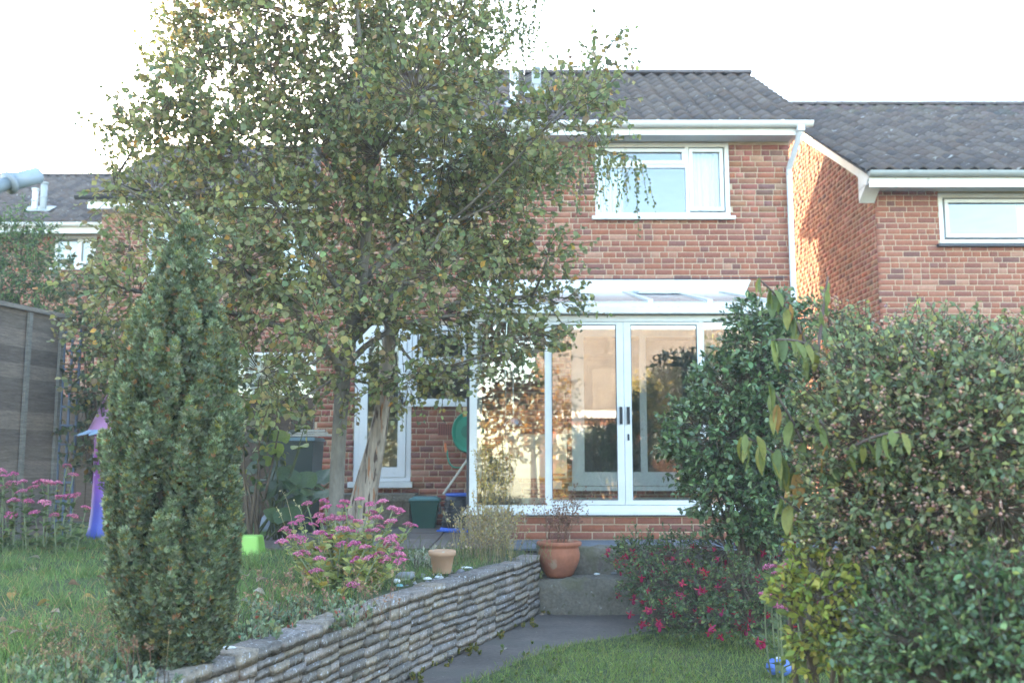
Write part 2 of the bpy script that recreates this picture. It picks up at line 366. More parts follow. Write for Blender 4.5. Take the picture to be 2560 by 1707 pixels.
# two rough steps
st = struct(MB().box(.24, 1.7, 8.36, 8.80, -.05, .28).build('steps', M['step']))
stm = MB()
def roughslab(x0, x1, y0, y1, z0, z1, n=14, amp=.012, r=np.random.default_rng(11), amp2=1):
    b = MB(); V = []; nx, ny, nz = n, 4, 3
    import itertools
    idx = {}
    def vid(i, j, k):
        if (i, j, k) not in idx:
            idx[(i, j, k)] = len(V)
            V.append((x0 + (x1 - x0) * i / nx + r.normal(0, amp * .4), y0 + (y1 - y0) * j / ny + r.normal(0, amp), z0 + (z1 - z0) * k / nz + r.normal(0, amp * .6)))
        return idx[(i, j, k)]
    Fc = []
    for i in range(nx):
        for k in range(nz): Fc.append((vid(i, 0, k), vid(i + 1, 0, k), vid(i + 1, 0, k + 1), vid(i, 0, k + 1)))
        for j in range(ny): Fc.append((vid(i, j, nz), vid(i + 1, j, nz), vid(i + 1, j + 1, nz), vid(i, j + 1, nz)))
    for j in range(ny):
        for k in range(nz):
            Fc.append((vid(0, j + 1, k), vid(0, j, k), vid(0, j, k + 1), vid(0, j + 1, k + 1)))
    b.add(V, Fc); return b
roughslab(.20, 1.75, 8.33, 8.79, -.03, .285, 22, .019).build('step', M['step'], st, True)
roughslab(.22, 1.8, 8.76, 9.0, .25, .517, 22, .012).build('step', M['step'], st, True)

# ------------------------------------------------------------------ bricks, tiles, windows
BR = [tuple((q * .72 + m_ * .28) * k_ for q, m_, k_ in zip(c, (.255, .108, .085), (1.25, 1.2, .98))) for c in [(.27, .105, .080), (.23, .088, .075), (.29, .125, .098), (.195, .078, .074), (.33, .165, .135), (.165, .078, .082), (.25, .112, .098), (.28, .105, .075), (.37, .21, .175), (.125, .066, .074)]]
BW = [5, 4, 4, 3, 2, 1.6, 3, 3, 1, .7]
def unitbox(name, m, col):
    V = np.array([(x, y, z) for x in (-.5, .5) for y in (-.5, .5) for z in (-.5, .5)])
    T = np.array([(0, 1, 3, 2), (4, 6, 7, 5), (0, 4, 5, 1), (2, 3, 7, 6), (0, 2, 6, 4), (1, 5, 7, 3)])
    return npmesh(name, V, T, m, np.tile(np.array(col), (8, 1)))
BRICKME = [unitbox('brick', M['brick'], c) for c in BR]
def npboxes(Bx):
    """Bx (n,6): centre, size"""
    V0 = np.array([(x, y, z) for x in (-.5, .5) for y in (-.5, .5) for z in (-.5, .5)]); T0 = np.array([(0, 1, 3, 2), (4, 6, 7, 5), (0, 4, 5, 1), (2, 3, 7, 6), (0, 2, 6, 4), (1, 5, 7, 3)])
    V = Bx[:, None, :3] + V0[None] * Bx[:, None, 3:]; T = (T0[None] + (np.arange(len(Bx)) * 8)[:, None, None]).reshape(-1, 4)
    return V.reshape(-1, 3), T
def brick_rects(u0, u1, z0, z1, openings, r, top=None, stretcher=False):
    out = []; z = z0; row = 0
    while z + .065 <= z1 + .001:
        iv = [(u0, u1)]
        for (a, b, c, d) in openings:
            if z + .065 > c + .005 and z < d - .005:
                n = []
                for (p, q) in iv:
                    if b <= p or a >= q: n.append((p, q)); continue
                    if a > p + .02: n.append((p, a))
                    if b < q - .02: n.append((b, q))
                iv = n
        u = u0 - r.uniform(0, .2) if not stretcher else u0 - (.1125 if row % 2 else 0)
        while u < u1:
            L = .215 if stretcher else (.215, .1025, .16)[r.choice(3, p=(.36, .52, .12))]
            for (p, q) in iv:
                a = max(u, p); b = min(u + L, q)
                if b - a > .03:
                    zt = z + .065
                    if top is None or (zt < top(a) and zt < top(b)): out.append((a, b, z, zt))
            u += L + .010
        z += .075; row += 1
    return out
def lay_bricks(parent, rects, axis, plane, sign, vis=None, r=rng, cap=300):
    """axis 'x': wall in XZ plane at Y=plane; 'y': wall in YZ plane at X=plane. sign: outward direction"""
    off = wl(parent); big = []; rest = []
    for q in rects:
        (big if vis is not None and len(big) < cap and vis((q[0] + q[1]) / 2, (q[2] + q[3]) / 2) else rest).append(q)
    def cs(q):
        u = (q[0] + q[1]) / 2; z = (q[2] + q[3]) / 2; L = q[1] - q[0]; c = plane + sign * ((-.0145 if axis == 'x' else -.0164) + r.uniform(-.001, .0015) * (1 if axis == 'x' else .4))
        return ((u, c, z), (L, .034, .065)) if axis == 'x' else ((c, u, z), (.034, L, .065))
    for q in big:
        c, s = cs(q); o = bpy.data.objects.new('brick', BRICKME[r.choice(len(BR), p=np.array(BW) / sum(BW))])
        o.location = np.array(c) - off; o.scale = s; link(o, parent)
    if rest:
        Bx = np.array([np.concatenate(cs(q)) for q in rest]); V, T = npboxes(Bx)
        o = npobj('brickwork', V, T, M['brick'], parent, np.repeat(pal(len(Bx), BR, BW, .06, r), 8, 0)); o['kind'] = 'stuff'
def wallgrid(mb, u0, u1, z0, z1, openings, a, b, axis='x'):
    us = sorted({u0, u1, *[v for o in openings for v in o[:2] if u0 < v < u1]}); zs = sorted({z0, z1, *[v for o in openings for v in o[2:] if z0 < v < z1]})
    for i in range(len(us) - 1):
        for j in range(len(zs) - 1):
            uc = (us[i] + us[i + 1]) / 2; zc = (zs[j] + zs[j + 1]) / 2
            if any(o[0] < uc < o[1] and o[2] < zc < o[3] for o in openings): continue
            if axis == 'x': mb.box(us[i], us[i + 1], a, b, zs[j], zs[j + 1])
            else: mb.box(a, b, us[i], us[i + 1], zs[j], zs[j + 1])
TCOL = [(.112, .088, .080), (.096, .078, .074), (.128, .102, .092), (.084, .069, .066), (.142, .114, .10), (.112, .083, .072)]
def tile_tpl():
    n = 9; V = []; T = []
    for row, (y, base) in enumerate(((0, .032), (.37, .004))):
        for i in range(n):
            u = i / (n - 1); V.append((-.132 + .264 * u, y, base + .027 * math.sin(2 * math.pi * u * 1.0 - .9)))
    for i in range(n): V.append((V[i][0], .003, V[i][2] - .032))
    for i in range(n - 1):
        T.append((i, i + 1, n + i + 1, n + i)); T.append((2 * n + i, 2 * n + i + 1, i + 1, i))
    return np.array(V), np.array(T)
TILE = tile_tpl()
TILEME = {}
for mk in ('tile', 'tile_lichen'):
    TILEME[mk] = [npmesh('roof_tile', TILE[0], TILE[1], M[mk], np.tile(np.array(c), (len(TILE[0]), 1)), True) for c in TCOL]
def roof(house, x0, x1, ey, ez, ry, rz, mk='tile', vis=None, r=rng, cap=300, rear=True):
    """gable roof with the ridge along X; ey/ez is the eave edge, ry/rz the ridge"""
    sl_ = math.atan2(rz - ez, ry - ey); L = math.hypot(rz - ez, ry - ey); d = np.array([0, math.cos(sl_), math.sin(sl_)]); nrm = np.array([0, -math.sin(sl_), math.cos(sl_)])
    rt = MB(); y2 = 2 * ry - ey
    V = []
    for x in (x0 + .02, x1 - .02):
        V += [(x, ey + .04, ez - .045), (x, ry, rz - .045), (x, y2, ez - .045), (x, ey + .04, ez - .02), (x, ry, rz - .012), (x, y2, ez - .02)]
    rt.add(V, [(0, 6, 7, 1), (1, 7, 8, 2), (3, 4, 10, 9), (4, 5, 11, 10), (0, 3, 9, 6), (2, 8, 11, 5), (0, 1, 4, 3), (1, 2, 5, 4), (6, 9, 10, 7), (7, 10, 11, 8)], (.10, .095, .10))
    ro = rt.build('roof', M['tile'], house); off = wl(ro)
    ncol = int(round((x1 - x0) / .215)); wcol = (x1 - x0) / ncol; g = .285; nrow = int(L / g) + 1; g = (L - .02) / nrow
    big = []; rest = []
    for j in range(nrow):
        for i in range(ncol):
            p = np.array([x0 + (i + .5) * wcol, ey, ez]) + d * (j * g - .02) + nrm * (.002 + r.uniform(0, .004)); sc_ = 1.0 if j < nrow - 1 else (g + .015) / .37
            (big if vis is not None and len(big) < cap and vis(p) else rest).append((p, sc_))
    for p, s in big:
        o = bpy.data.objects.new('roof_tile', TILEME[mk][r.integers(len(TCOL))]); o.location = p - off; o.rotation_euler = (sl_, 0, r.normal(0, .006)); o.scale = (wcol / .24, s, 1); link(o, ro)
    if rest:
        ps = np.array([q[0] for q in rest]); s = np.array([q[1] for q in rest]); N = len(ps); V0, T0 = TILE; k = len(V0)
        loc = np.broadcast_to(V0, (N, k, 3)).copy(); loc[:, :, 1] *= s[:, None]; loc[:, :, 0] *= wcol / .24
        W = loc[..., :1] * np.array([1., 0, 0]) + loc[..., 1:2] * d + loc[..., 2:] * nrm + ps[:, None]
        T = (T0[None] + (np.arange(N) * k)[:, None, None]).reshape(-1, 4)
        o = npobj('roof_tiling', W.reshape(-1, 3), T, M[mk], ro, np.repeat(pal(N, TCOL, [1] * 6, .05, r), k, 0), True); o['kind'] = 'stuff'
    # rear slope, corrugated the same way but plain
    if rear:
        nc = ncol * 6; V = []; T = []
        for i in range(nc + 1):
            x = x0 + (x1 - x0) * i / nc; h = .022 * math.sin(i * math.pi / 3); V += [(x, y2, ez + .02 + h), (x, ry, rz + .02 + h)]
        T = [(2 * i, 2 * i + 1, 2 * i + 3, 2 * i + 2) for i in range(nc)]
        npobj('rear_slope', V, T, M[mk], ro, np.tile(np.array(TCOL[0]), (len(V), 1)), True)
    # ridge tiles
    n = int((x1 - x0) / .45); s = (x1 - x0) / n
    for i in range(n):
        b = MB(); xa = x0 + i * s; V = []; Fc = []
        for q, x in enumerate((xa, xa + s - .006)):
            for k in range(7):
                a = math.pi * k / 6; V.append((x, ry - .125 * math.cos(a), rz - .01 + .085 * math.sin(a) + r.uniform(0, .004)))
        for k in range(6): Fc.append((k, k + 1, 7 + k + 1, 7 + k))
        Fc.append(tuple(range(6, -1, -1))); Fc.append(tuple(range(7, 14)))
        b.add(V, Fc, TCOL[r.integers(len(TCOL))]); b.build('ridge_tile', M[mk], ro, True)
    return ro
def window(house, x0, x1, z0, z1, y, lights, sill=True, fr=.055, sash=.045, name='window', gm='hglass', m='upvc', sillw=.05, depth=.07, curtain=None):
    """lights: list of (x0,x1,z0,z1) in 0..1 of the opening"""
    b = MB(); yf, yb = y, y + depth
    b.box(x0, x1, yf, yb, z1 - fr, z1); b.box(x0, x1, yf, yb, z0, z0 + fr); b.box(x0, x0 + fr, yf + .001, yb, z0 + fr, z1 - fr); b.box(x1 - fr, x1, yf + .001, yb, z0 + fr, z1 - fr)
    W = x1 - x0 - 2 * fr; H = z1 - z0 - 2 * fr; q = MB(); panes = []
    for (a, c, e, f, opn) in lights:
        xa, xb, za, zb = x0 + fr + W * a, x0 + fr + W * c, z0 + fr + H * e, z0 + fr + H * f
        if a > 0: b.box(xa - .022, xa + .022, yf + .002, yb, za, zb)
        if e > 0: b.box(xa + .022 * (a > 0), xb - .022 * (c < 1), yf + .003, yb, za - .022, za + .022)
        if opn:
            g = .012; xa += g + .012; xb -= g + .012; za += g + .012; zb -= g + .012; s = sash; y0 = yf - .014
            b.box(xa, xb, y0, yf + .05, zb - s, zb); b.box(xa, xb, y0, yf + .05, za, za + s); b.box(xa, xa + s, y0 + .001, yf + .05, za + s, zb - s); b.box(xb - s, xb, y0 + .001, yf + .05, za + s, zb - s)
            panes.append((xa + s, xb - s, za + s, zb - s))
        else:
            panes.append((xa + .02 * (a > 0), xb - .02 * (c < 1), za + .02 * (e > 0), zb - .02 * (f < 1)))
    fo = b.build(name, M[m], house)
    for (xa, xb, za, zb) in panes:
        MB().box(xa - .004, xb + .004, yf + .024, yf + .030, za - .004, zb + .004).build('pane', M[gm], fo)
    if sill: MB().box(x0 - sillw, x1 + sillw, y - .075, y + .06, z0 - .045, z0 - .002).build('sill', M[m], fo)
    for (a, c) in (curtain or []):
        n = 40; V = []; xs_ = np.linspace(x0 + (x1 - x0) * a, x0 + (x1 - x0) * c, n)
        for i, x in enumerate(xs_):
            yy = y + .17 + .018 * math.sin(i * 1.5) + .01 * math.sin(i * .7); V += [(x, yy, z0 + .02), (x, yy, z1 - .02)]
        npobj('curtain', V, [(2 * i, 2 * i + 2, 2 * i + 3, 2 * i + 1) for i in range(n - 1)], M['curtain'], fo, smooth=True)
    return fo

def gutter(house, x0, x1, y, z, m='upvc', rad=.058, ends=True, brackets=4, name='gutter'):
    b = MB(); n = 8; V = []; Fc = []
    for x in (x0, x1):
        for k in range(n + 1):
            a = math.pi * k / n; V.append((x, y - rad * math.cos(a), z - rad * 1.1 * math.sin(a)))
        for k in range(n + 1):
            a = math.pi * k / n; V.append((x, y - (rad - .008) * math.cos(a), z - (rad - .008) * 1.1 * math.sin(a)))
    k = n + 1
    for i in range(n): Fc += [(i, i + 1, 2 * k + i + 1, 2 * k + i), (k + i, 3 * k + i, 3 * k + i + 1, k + i + 1)]
    Fc += [(0, 2 * k, 3 * k, k), (n, k + n, 3 * k + n, 2 * k + n)]
    Fc += [tuple(range(0, n + 1))[::-1], tuple(range(2 * k, 2 * k + n + 1))]
    b.add(V, Fc); g = b.build(name, M[m], house)
    for i in range(brackets):
        x = x0 + (x1 - x0) * (i + .5) / brackets; c = MB(); V, Fc = [], []
        for xx in (x - .018, x + .018):
            for q in range(n + 1):
                a = math.pi * q / n; V.append((xx, y - (rad + .006) * math.cos(a), z + .006 - (rad + .006) * 1.1 * math.sin(a)))
        c.add(V, [(q, q + 1, k + q + 1, k + q) for q in range(n)] + [tuple(range(n, -1, -1)), tuple(range(k, 2 * k))]); c.build('gutter_bracket', M[m], g)
    return g
def gable(mb, x0, x1, y0, y1, ez, ry, rz):
    V = []
    for x in (x0, x1): V += [(x, y0, ez), (x, y1, ez), (x, ry, rz)]
    mb.add(V, [(0, 1, 2), (5, 4, 3), (0, 3, 4, 1), (1, 4, 5, 2), (2, 5, 3, 0)])
def house_shell(root, x0, x1, yf, yr, z0, zt, ry, rz, openings, soff=.0):
    t = .26; mb = MB(); wallgrid(mb, x0, x1, z0, zt, openings, yf, yf + t)
    mb.box(x0, x0 + t, yf + t, yr - t, z0, zt); mb.box(x1 - t, x1, yf + t, yr - t, z0, zt); mb.box(x0, x1, yr - t, yr, z0, zt)
    gable(mb, x0, x0 + t, yf, yr, zt + .001, ry, rz); gable(mb, x1 - t, x1, yf, yr, zt + .001, ry, rz)
    wall = mb.build('wall', M['mortar'], root)
    i = MB(); i.box(x0 + t, x1 - t, yf + t + .002, yr - t, zt - .12, zt - .02); i.build('ceiling', M['inside'], root)
    return wall

# ------------------------------------------------------------------ main house
HX0, HX1, HY = -2.48, 3.60, 12.1
EY, EZ, RY, RZ = 11.72, 5.545, 14.8, 7.43
HR = 2 * RY - HY
house = thing('house', 'brick house in the middle with white windows, behind the conservatory and the two trees', 'house', (.5, HY, .5))
OPN = [(1.08, 2.82, 4.40, 5.40), (-1.70, -.40, 4.40, 5.40), (-1.99, -1.265, 1.02, 3.0), (-1.265, -.50, 2.0, 3.0), (.75, 2.55, .97, 3.02)]
wall = house_shell(house, HX0, HX1, HY, HR, .35, 5.44, RY, RZ - .16, OPN)
r1 = np.random.default_rng(21)
rects = brick_rects(HX0, HX1, .42, 5.43, OPN, r1)
def visb(u, z):
    if z > 3.56 and u > .12: return True
    return False
def visb2(u, z): return visb(u, z) or (1.0 < z < 2.0 and -1.26 < u < -.45)
lay_bricks(wall, rects, 'x', HY, -1, visb2, r1, 420 if False else 300)
def vist(p): return p[0] > .75
roof(house, HX0 - .05, 3.84, EY, EZ, RY, RZ, 'tile', vist, np.random.default_rng(3))
# eaves: fascia, soffit, gutter
MB().box(HX0, 3.66, EY + .055, EY + .075, 5.385, 5.525).build('fascia', M['upvc'], house)
MB().box(HX0, 3.66, EY + .076, HY - .002, 5.405, 5.418).build('soffit', M['soffit'], house)
MB().box(3.602, 3.66, EY + .078, HY + .6, 5.40, 5.52).build('box_end', M['upvc'], house)
gutter(house, HX0, 3.80, EY - .01, 5.535, 'upvc', .062, brackets=8)
# verge board on the right gable
vb = MB(); vb.bar((3.63, EY + .1, EZ - .10), (3.63, RY, RZ - .10), .02, .14, (0, -.53, .85)); vb.bar((3.63, RY, RZ - .10), (3.63, 2 * RY - EY, EZ - .10), .02, .14, (0, .53, .85))
vb.build('verge_board', M['upvc'], house)
# downpipe at the right corner
dp = MB(); dp.box(3.60, 3.69, EY - .05, EY + .04, 5.41, 5.51); dp.tube([(3.645, EY, 5.46), (3.645, EY + .01, 5.40), (3.575, HY - .07, 5.02), (3.572, HY - .07, 4.93)], .036, 10)
do = dp.build('downpipe', M['soffit'], house, False)
MB().tube([(3.575, HY - .07, .5), (3.575, HY - .07, 4.97)], .036, 10).build('downpipe', M['upvc'], house, True)
# windows
window(house, 1.08, 2.82, 4.405, 5.39, HY + .005, [(0, .70, .0, .71, False), (0, .70, .71, 1, True), (.70, 1, 0, 1, True)], curtain=[(.01, .22), (.70, .99)])
window(house, -1.70, -.40, 4.405, 5.39, HY + .005, [(0, .60, .0, .71, False), (0, .60, .71, 1, True), (.60, 1, 0, 1, True)], curtain=[(.01, .3), (.65, .99)])
window(house, -1.262, -.503, 2.005, 2.99, HY + .01, [(0, 1, 0, .52, False), (0, 1, .52, 1, True)], gm='glass')
# kitchen door
dr = MB(); x0, x1, z0, z1, y = -1.985, -1.27, 1.03, 2.99, HY + .01
dr.box(x0, x1, y, y + .07, z1 - .06, z1); dr.box(x0, x0 + .06, y + .001, y + .07, z0, z1 - .06); dr.box(x1 - .06, x1, y + .001, y + .07, z0, z1 - .06); dr.box(x0 + .06, x1 - .06, y + .001, y + .07, z0, z0 + .05)
a0, a1, c0, c1 = x0 + .065, x1 - .065, z0 + .055, z1 - .065
dr.box(a0, a0 + .10, y - .015, y + .045, c0, c1); dr.box(a1 - .10, a1, y - .015, y + .045, c0, c1); dr.box(a0 + .10, a1 - .10, y - .014, y + .044, c0, c0 + .12); dr.box(a0 + .10, a1 - .10, y - .014, y + .044, c1 - .10, c1)
door = dr.build('door', M['upvc'], house)
MB().box(a0 + .096, a1 - .096, y + .012, y + .018, c0 + .116, c1 - .096).build('pane', M['glass'], door)
MB().box(x0 - .05, x1 + .03, y - .12, y + .02, z0 - .075, z0 - .004).build('sill', M['upvc'], door)
hd = MB(); hd.box(a1 - .07, a1 - .035, y - .027, y - .016, 1.93, 2.14); hd.build('handle_plate', M['blackpl'], door)
MB().tube([(a1 - .05, y - .03, 2.07), (a1 - .05, y - .06, 2.07), (a1 - .17, y - .06, 2.07)], .011, 8).build('handle', M['chrome'], door, True)
# patio door into the conservatory
pdm = MB(); x0, x1, z0, z1, y = .755, 2.545, .975, 3.015, HY + .01
pdm.box(x0, x1, y, y + .09, z1 - .07, z1); pdm.box(x0, x1, y, y + .09, z0, z0 + .06); pdm.box(x0, x0 + .07, y + .001, y + .09, z0 + .06, z1 - .07); pdm.box(x1 - .07, x1, y + .001, y + .09, z0 + .06, z1 - .07)
panes = []
for (a, b_, yy) in ((x0 + .07, 1.70, y + .012), (1.62, x1 - .07, y + .05)):
    pdm.box(a, a + .085, yy, yy + .035, z0 + .06, z1 - .07); pdm.box(b_ - .085, b_, yy, yy + .035, z0 + .06, z1 - .07); pdm.box(a + .085, b_ - .085, yy + .001, yy + .034, z0 + .06, z0 + .17); pdm.box(a + .085, b_ - .085, yy + .001, yy + .034, z1 - .16, z1 - .07)
    panes.append((a + .08, b_ - .08, yy + .014))
pdo = pdm.build('patio_door', M['upvc'], house)
for (a, b_, yy) in panes: MB().box(a, b_, yy, yy + .006, z0 + .165, z1 - .155).build('pane', M['glass'], pdo)
MB().box(x0 - .06, x1 + .06, y - .09, y - .004, z0 - .06, z0 - .006).build('sill', M['upvc'], pdo)
# rooms behind the glass
im = MB(); im.box(HX0 + .27, HX1 - .27, 15.3, 15.36, .9, 5.3); im.box(.35, .41, HY + .27, 15.29, .96, 5.3); im.build('interior_wall', M['inside'], house)
im = MB(); im.box(HX0 + .27, HX1 - .27, HY + .262, 15.29, .88, .955); im.box(HX0 + .27, HX1 - .27, HY + .262, 15.29, 3.2, 3.4); im.build('interior_floor', M['insidefloor'], house)
im = MB(); im.box(-2.05, -1.45, 12.95, 13.5, .957, 1.82); im.box(-2.06, -1.44, 12.93, 13.52, 1.83, 1.87); im.build('kitchen_cupboard', M['cream'], house)
# air brick, cable, step
ab = MB(); ab.box(-.93, -.715, HY - .012, HY + .02, 1.60, 1.74, (.30, .115, .085))
for i in range(7):
    for j in range(5): ab.box(-.918 + i * .029, -.904 + i * .029, HY - .0128, HY - .011, 1.612 + j * .026, 1.628 + j * .026, (.08, .035, .03))
ab.build('air_brick', M['brick'], house)
MB().tube([(.1, HY - .016, 3.60), (1.6, HY - .02, 3.585), (3.2, HY - .016, 3.605), (3.52, HY - .03, 3.61)], .006, 6).build('cable', M['dark_frame'], house)
stp = thing('door_step', 'concrete step below the white kitchen door behind the birch trunk', 'step', (-1.6, 11.6, .5))
MB().box(-2.16, -1.16, 11.53, 12.07, .81, .89).build('slab', M['step'], stp); MB().box(-2.10, -1.22, 11.58, 12.06, .505, .808).build('riser', M['step'], stp)
# flues on the roof
def onroof(px, py):      # point of the rear slope seen at this pixel
    x, a, b = ray(px, py); k = (RZ - EZ) / (RY - EY); t = (EZ - k * EY - CAMZ) / (b - k * a); return np.array([x * t, a * t, CAMZ + b * t])
def flue(px, py, h, rad, m, root):
    p = onroof(px, py); b = MB(); b.tube([p - (0, 0, .1), p + (0, 0, h * .72)], rad, 14); fl = b.build('flue_pipe', M[m], root, True)
    MB().tube([p + (0, 0, h * .35), p + (0, 0, h * .39)], rad * 1.18, 14).build('collar', M[m], fl, True)
    c = MB()
    for k in range(10):
        a = 2 * math.pi * k / 10; q = p + (rad * math.cos(a) * .92, rad * math.sin(a) * .92, 0); c.tube([q + (0, 0, h * .72), q + (0, 0, h * .92)], .007, 4)
    c.tube([p + (0, 0, h * .92), p + (0, 0, h)], rad * 1.08, 14); c.build('cowl', M[m], fl, False)
    s = MB(); k = (RZ - EZ) / (RY - EY); s.bar(p + (0, -.18, -.18 * k + .045), p + (0, .18, .18 * k + .045), .34, .012, (0, -k, 1)); s.build('flashing', M['greygut'], fl)
flue(1285, 268, .50, .055, 'upvc', house); flue(1341, 240, .42, .065, 'greygut', house)

# ------------------------------------------------------------------ conservatory
CY, CX0, CX1 = 9.8, -.43, 2.66
cons = thing('conservatory', 'white framed lean-to glass conservatory with sliding doors on a low brick base', 'conservatory', (1.1, CY, .5))
pl = MB(); pl.box(CX0 + .005, CX1 - .005, CY - .03, CY + .2, .40, .735); pl.box(CX0 + .005, CX0 + .22, CY + .2, HY - .01, .40, .735); pl.box(CX1 - .22, CX1 - .005, CY + .2, HY - .01, .40, .735)
plinth = pl.build('plinth', M['mortar'], cons); r2 = np.random.default_rng(4)
lay_bricks(plinth, brick_rects(CX0, CX1, .435, .735, [], r2, stretcher=True), 'x', CY - .03, -1, lambda u, z: True, r2)
lay_bricks(plinth, brick_rects(CY, HY - .02, .435, .735, [], r2, stretcher=True), 'y', CX0 + .005, -1, None, r2)
MB().box(CX0 + .22, CX1 - .22, CY + .2, HY - .004, .60, .83).build('floor', M['cream'], cons)
s1 = MB(); s1.box(CX0 - .06, CX1 + .04, CY - .10, CY + .10, .752, .775); s1.box(CX0 - .06, CX0 + .16, CY + .10, HY - .01, .752, .775)
s1.build('sill', M['upvc_old'], cons)
MB().box(CX0 - .04, CX1 + .02, CY - .075, CY + .08, .738, .751).build('sill_shadow_strip', M['dark_frame'], cons)  # solid dark strip, its colour stands in for the shadow under the sill
fz0, fz1 = .776, 2.72
MB().box(CX0, CX1, CY - .05, CY + .04, fz0, .845).build('bottom_rail', M['upvc_old'], cons); MB().box(CX0, CX1, CY - .05, CY + .04, 2.705, 2.765).build('top_rail', M['upvc_old'], cons)
MB().box(CX0, CX1, CY - .075, CY + .03, .776, .795).build('track', M['upvc'], cons)
def post(x0, x1, y0, y1, name='post', m='upvc_old'): return MB().box(x0, x1, y0, y1, .846, 2.704).build(name, M[m], cons)
post(CX0, CX0 + .075, CY - .055, CY + .02); post(CX1 - .075, CX1, CY - .05, CY + .03)
MB().box(CX0 - .03, CX0 - .004, CY - .02, CY + .01, .776, 2.72).build('corner_trim', M['dark_frame'], cons)
post(.335, .385, CY - .04, CY + .02, 'mullion'); post(1.915, 1.965, CY - .04, CY + .02, 'mullion')
# sliding doors meeting in the middle
for (a, c, yy) in ((.385, 1.138, CY - .045), (1.142, 1.915, CY - .045)):
    left = a < 1; m_ = MB(); sw = .072
    if left: m_.box(c - sw, c, yy, yy + .045, .85, 2.70); m_.box(a + .001, a + .02, yy + .005, yy + .04, .85, 2.70)
    else: m_.box(a, a + sw, yy, yy + .045, .85, 2.70); m_.box(c - .02, c - .001, yy + .005, yy + .04, .85, 2.70)
    m_.box(a + .02 * left + sw * (not left), c - sw * left - .02 * (not left), yy + .002, yy + .043, .85, .895); m_.box(a + .02 * left + sw * (not left), c - sw * left - .02 * (not left), yy + .002, yy + .043, 2.672, 2.70)
    d_ = m_.build('sliding_door', M['upvc_old'], cons)
    hx = c - .048 if left else a + .022
    MB().box(hx, hx + .03, yy - .018, yy - .001, 1.655, 1.83).build('handle', M['blackpl'], d_)
    if not left: MB().box(hx + .004, hx + .024, yy - .008, yy - .001, 1.49, 1.555).build('lock', M['dark_frame'], d_)
    MB().box(a + .018, c - .018, yy + .02, yy + .026, .893, 2.676).build('pane', M['cglass'], d_)
    ga, gc = a + .02 * left + sw * (not left), c - sw * left - .02 * (not left); gk = MB(); gk.box(ga, gc, yy - .0, yy + .004, .895, .902); gk.box(ga, gc, yy, yy + .004, 2.665, 2.672); gk.box(ga, ga + .006, yy + .0005, yy + .004, .902, 2.665); gk.box(gc - .006, gc, yy + .0005, yy + .004, .902, 2.665); gk.build('gasket', M['dark_frame'], d_)
for (a, c) in ((CX0 + .073, .337), (1.963, CX1 - .073)): MB().box(a, c, CY - .012, CY - .006, .843, 2.707).build('pane', M['cglass'], cons)
# sides
for xs_, nm in ((CX0 + .012, 'l'), (CX1 - .05, 'r')):
    ys_ = [CY + .03, CY + .62, CY + 1.2, CY + 1.8, HY - .03]
    m_ = MB()
    for yy in ys_[1:]: m_.box(xs_, xs_ + .04, yy - .022, yy + .022, .846, 2.90)
    m_.box(xs_, xs_ + .04, CY + .03, HY - .01, .79, .845); m_.box(xs_ + .001, xs_ + .039, CY + .045, HY - .055, 1.80, 1.845)
    sf = m_.build('side_frame', M['upvc'], cons)
    for a, c in zip(ys_[:-1], ys_[1:]): MB().box(xs_ + .017, xs_ + .023, a + .023, c - .023, .846, 2.78).build('pane', M['cglass'], sf)
    # sloping top rail
    MB().bar((xs_ + .02, CY, 2.80), (xs_ + .02, HY - .06, 3.28), .05, .07).build('side_rail', M['upvc'], cons)
    tri = MB(); tri.add([(xs_ + .02, CY + .05, 2.78), (xs_ + .02, HY - .06, 2.78), (xs_ + .02, HY - .06, 3.24), (xs_ + .026, CY + .05, 2.78), (xs_ + .026, HY - .06, 2.78), (xs_ + .026, HY - .06, 3.24)], [(0, 1, 2), (5, 4, 3), (0, 3, 4, 1), (1, 4, 5, 2), (2, 5, 3, 0)]); tri.build('pane', M['cglass'], sf)
# roof of the conservatory
gutz = 2.80
b = MB(); b.box(CX0 - .10, CX1 + .06, CY - .16, CY - .02, 2.775, 2.79); b.box(CX0 - .10, CX1 + .06, CY - .16, CY - .145, 2.79, 2.835); b.build('gutter', M['upvc_old'], cons)
MB().box(CX0 - .10, CX1 + .06, CY - .141, CY - .03, 2.80, 2.842).build('gutter_moss', M['moss_white'], cons)
MB().box(CX0 - .08, CX1 + .05, CY - .12, CY + .03, 2.838 + .006, 2.885).build('eaves_beam', M['upvc_old'], cons)
xs_ = np.linspace(CX0 + .02, CX1 - .02, 6); ya, za, yb, zb = CY - .06, 2.895, HY - .14, 3.375
for i in range(5):
    a, c = xs_[i] + .03, xs_[i + 1] - .03; q = MB(); q.add([(a, ya, za), (c, ya, za), (c, yb, zb), (a, yb, zb), (a, ya, za + .016), (c, ya, za + .016), (c, yb, zb + .016), (a, yb, zb + .016)], [(3, 2, 1, 0), (4, 5, 6, 7), (0, 1, 5, 4), (1, 2, 6, 5), (2, 3, 7, 6), (3, 0, 4, 7)])
    q.build('roof_panel', M['poly'], cons)
for i, x in enumerate(xs_): MB().bar((x, ya - .02, za + .012), (x, yb, zb + .012), .055, .045).build('glazing_bar', M['upvc_old'], cons)
fl = MB(); fl.add([(CX0 - .1, HY - .15, 3.35), (2.93, HY - .15, 3.35), (2.93, HY - .012, 3.35), (CX0 - .1, HY - .012, 3.35), (CX0 - .1, HY - .10, 3.56), (3.03, HY - .10, 3.56), (3.03, HY - .012, 3.56), (CX0 - .1, HY - .012, 3.56)], [(3, 2, 1, 0), (4, 5, 6, 7), (0, 1, 5, 4), (1, 2, 6, 5), (2, 3, 7, 6), (3, 0, 4, 7)])
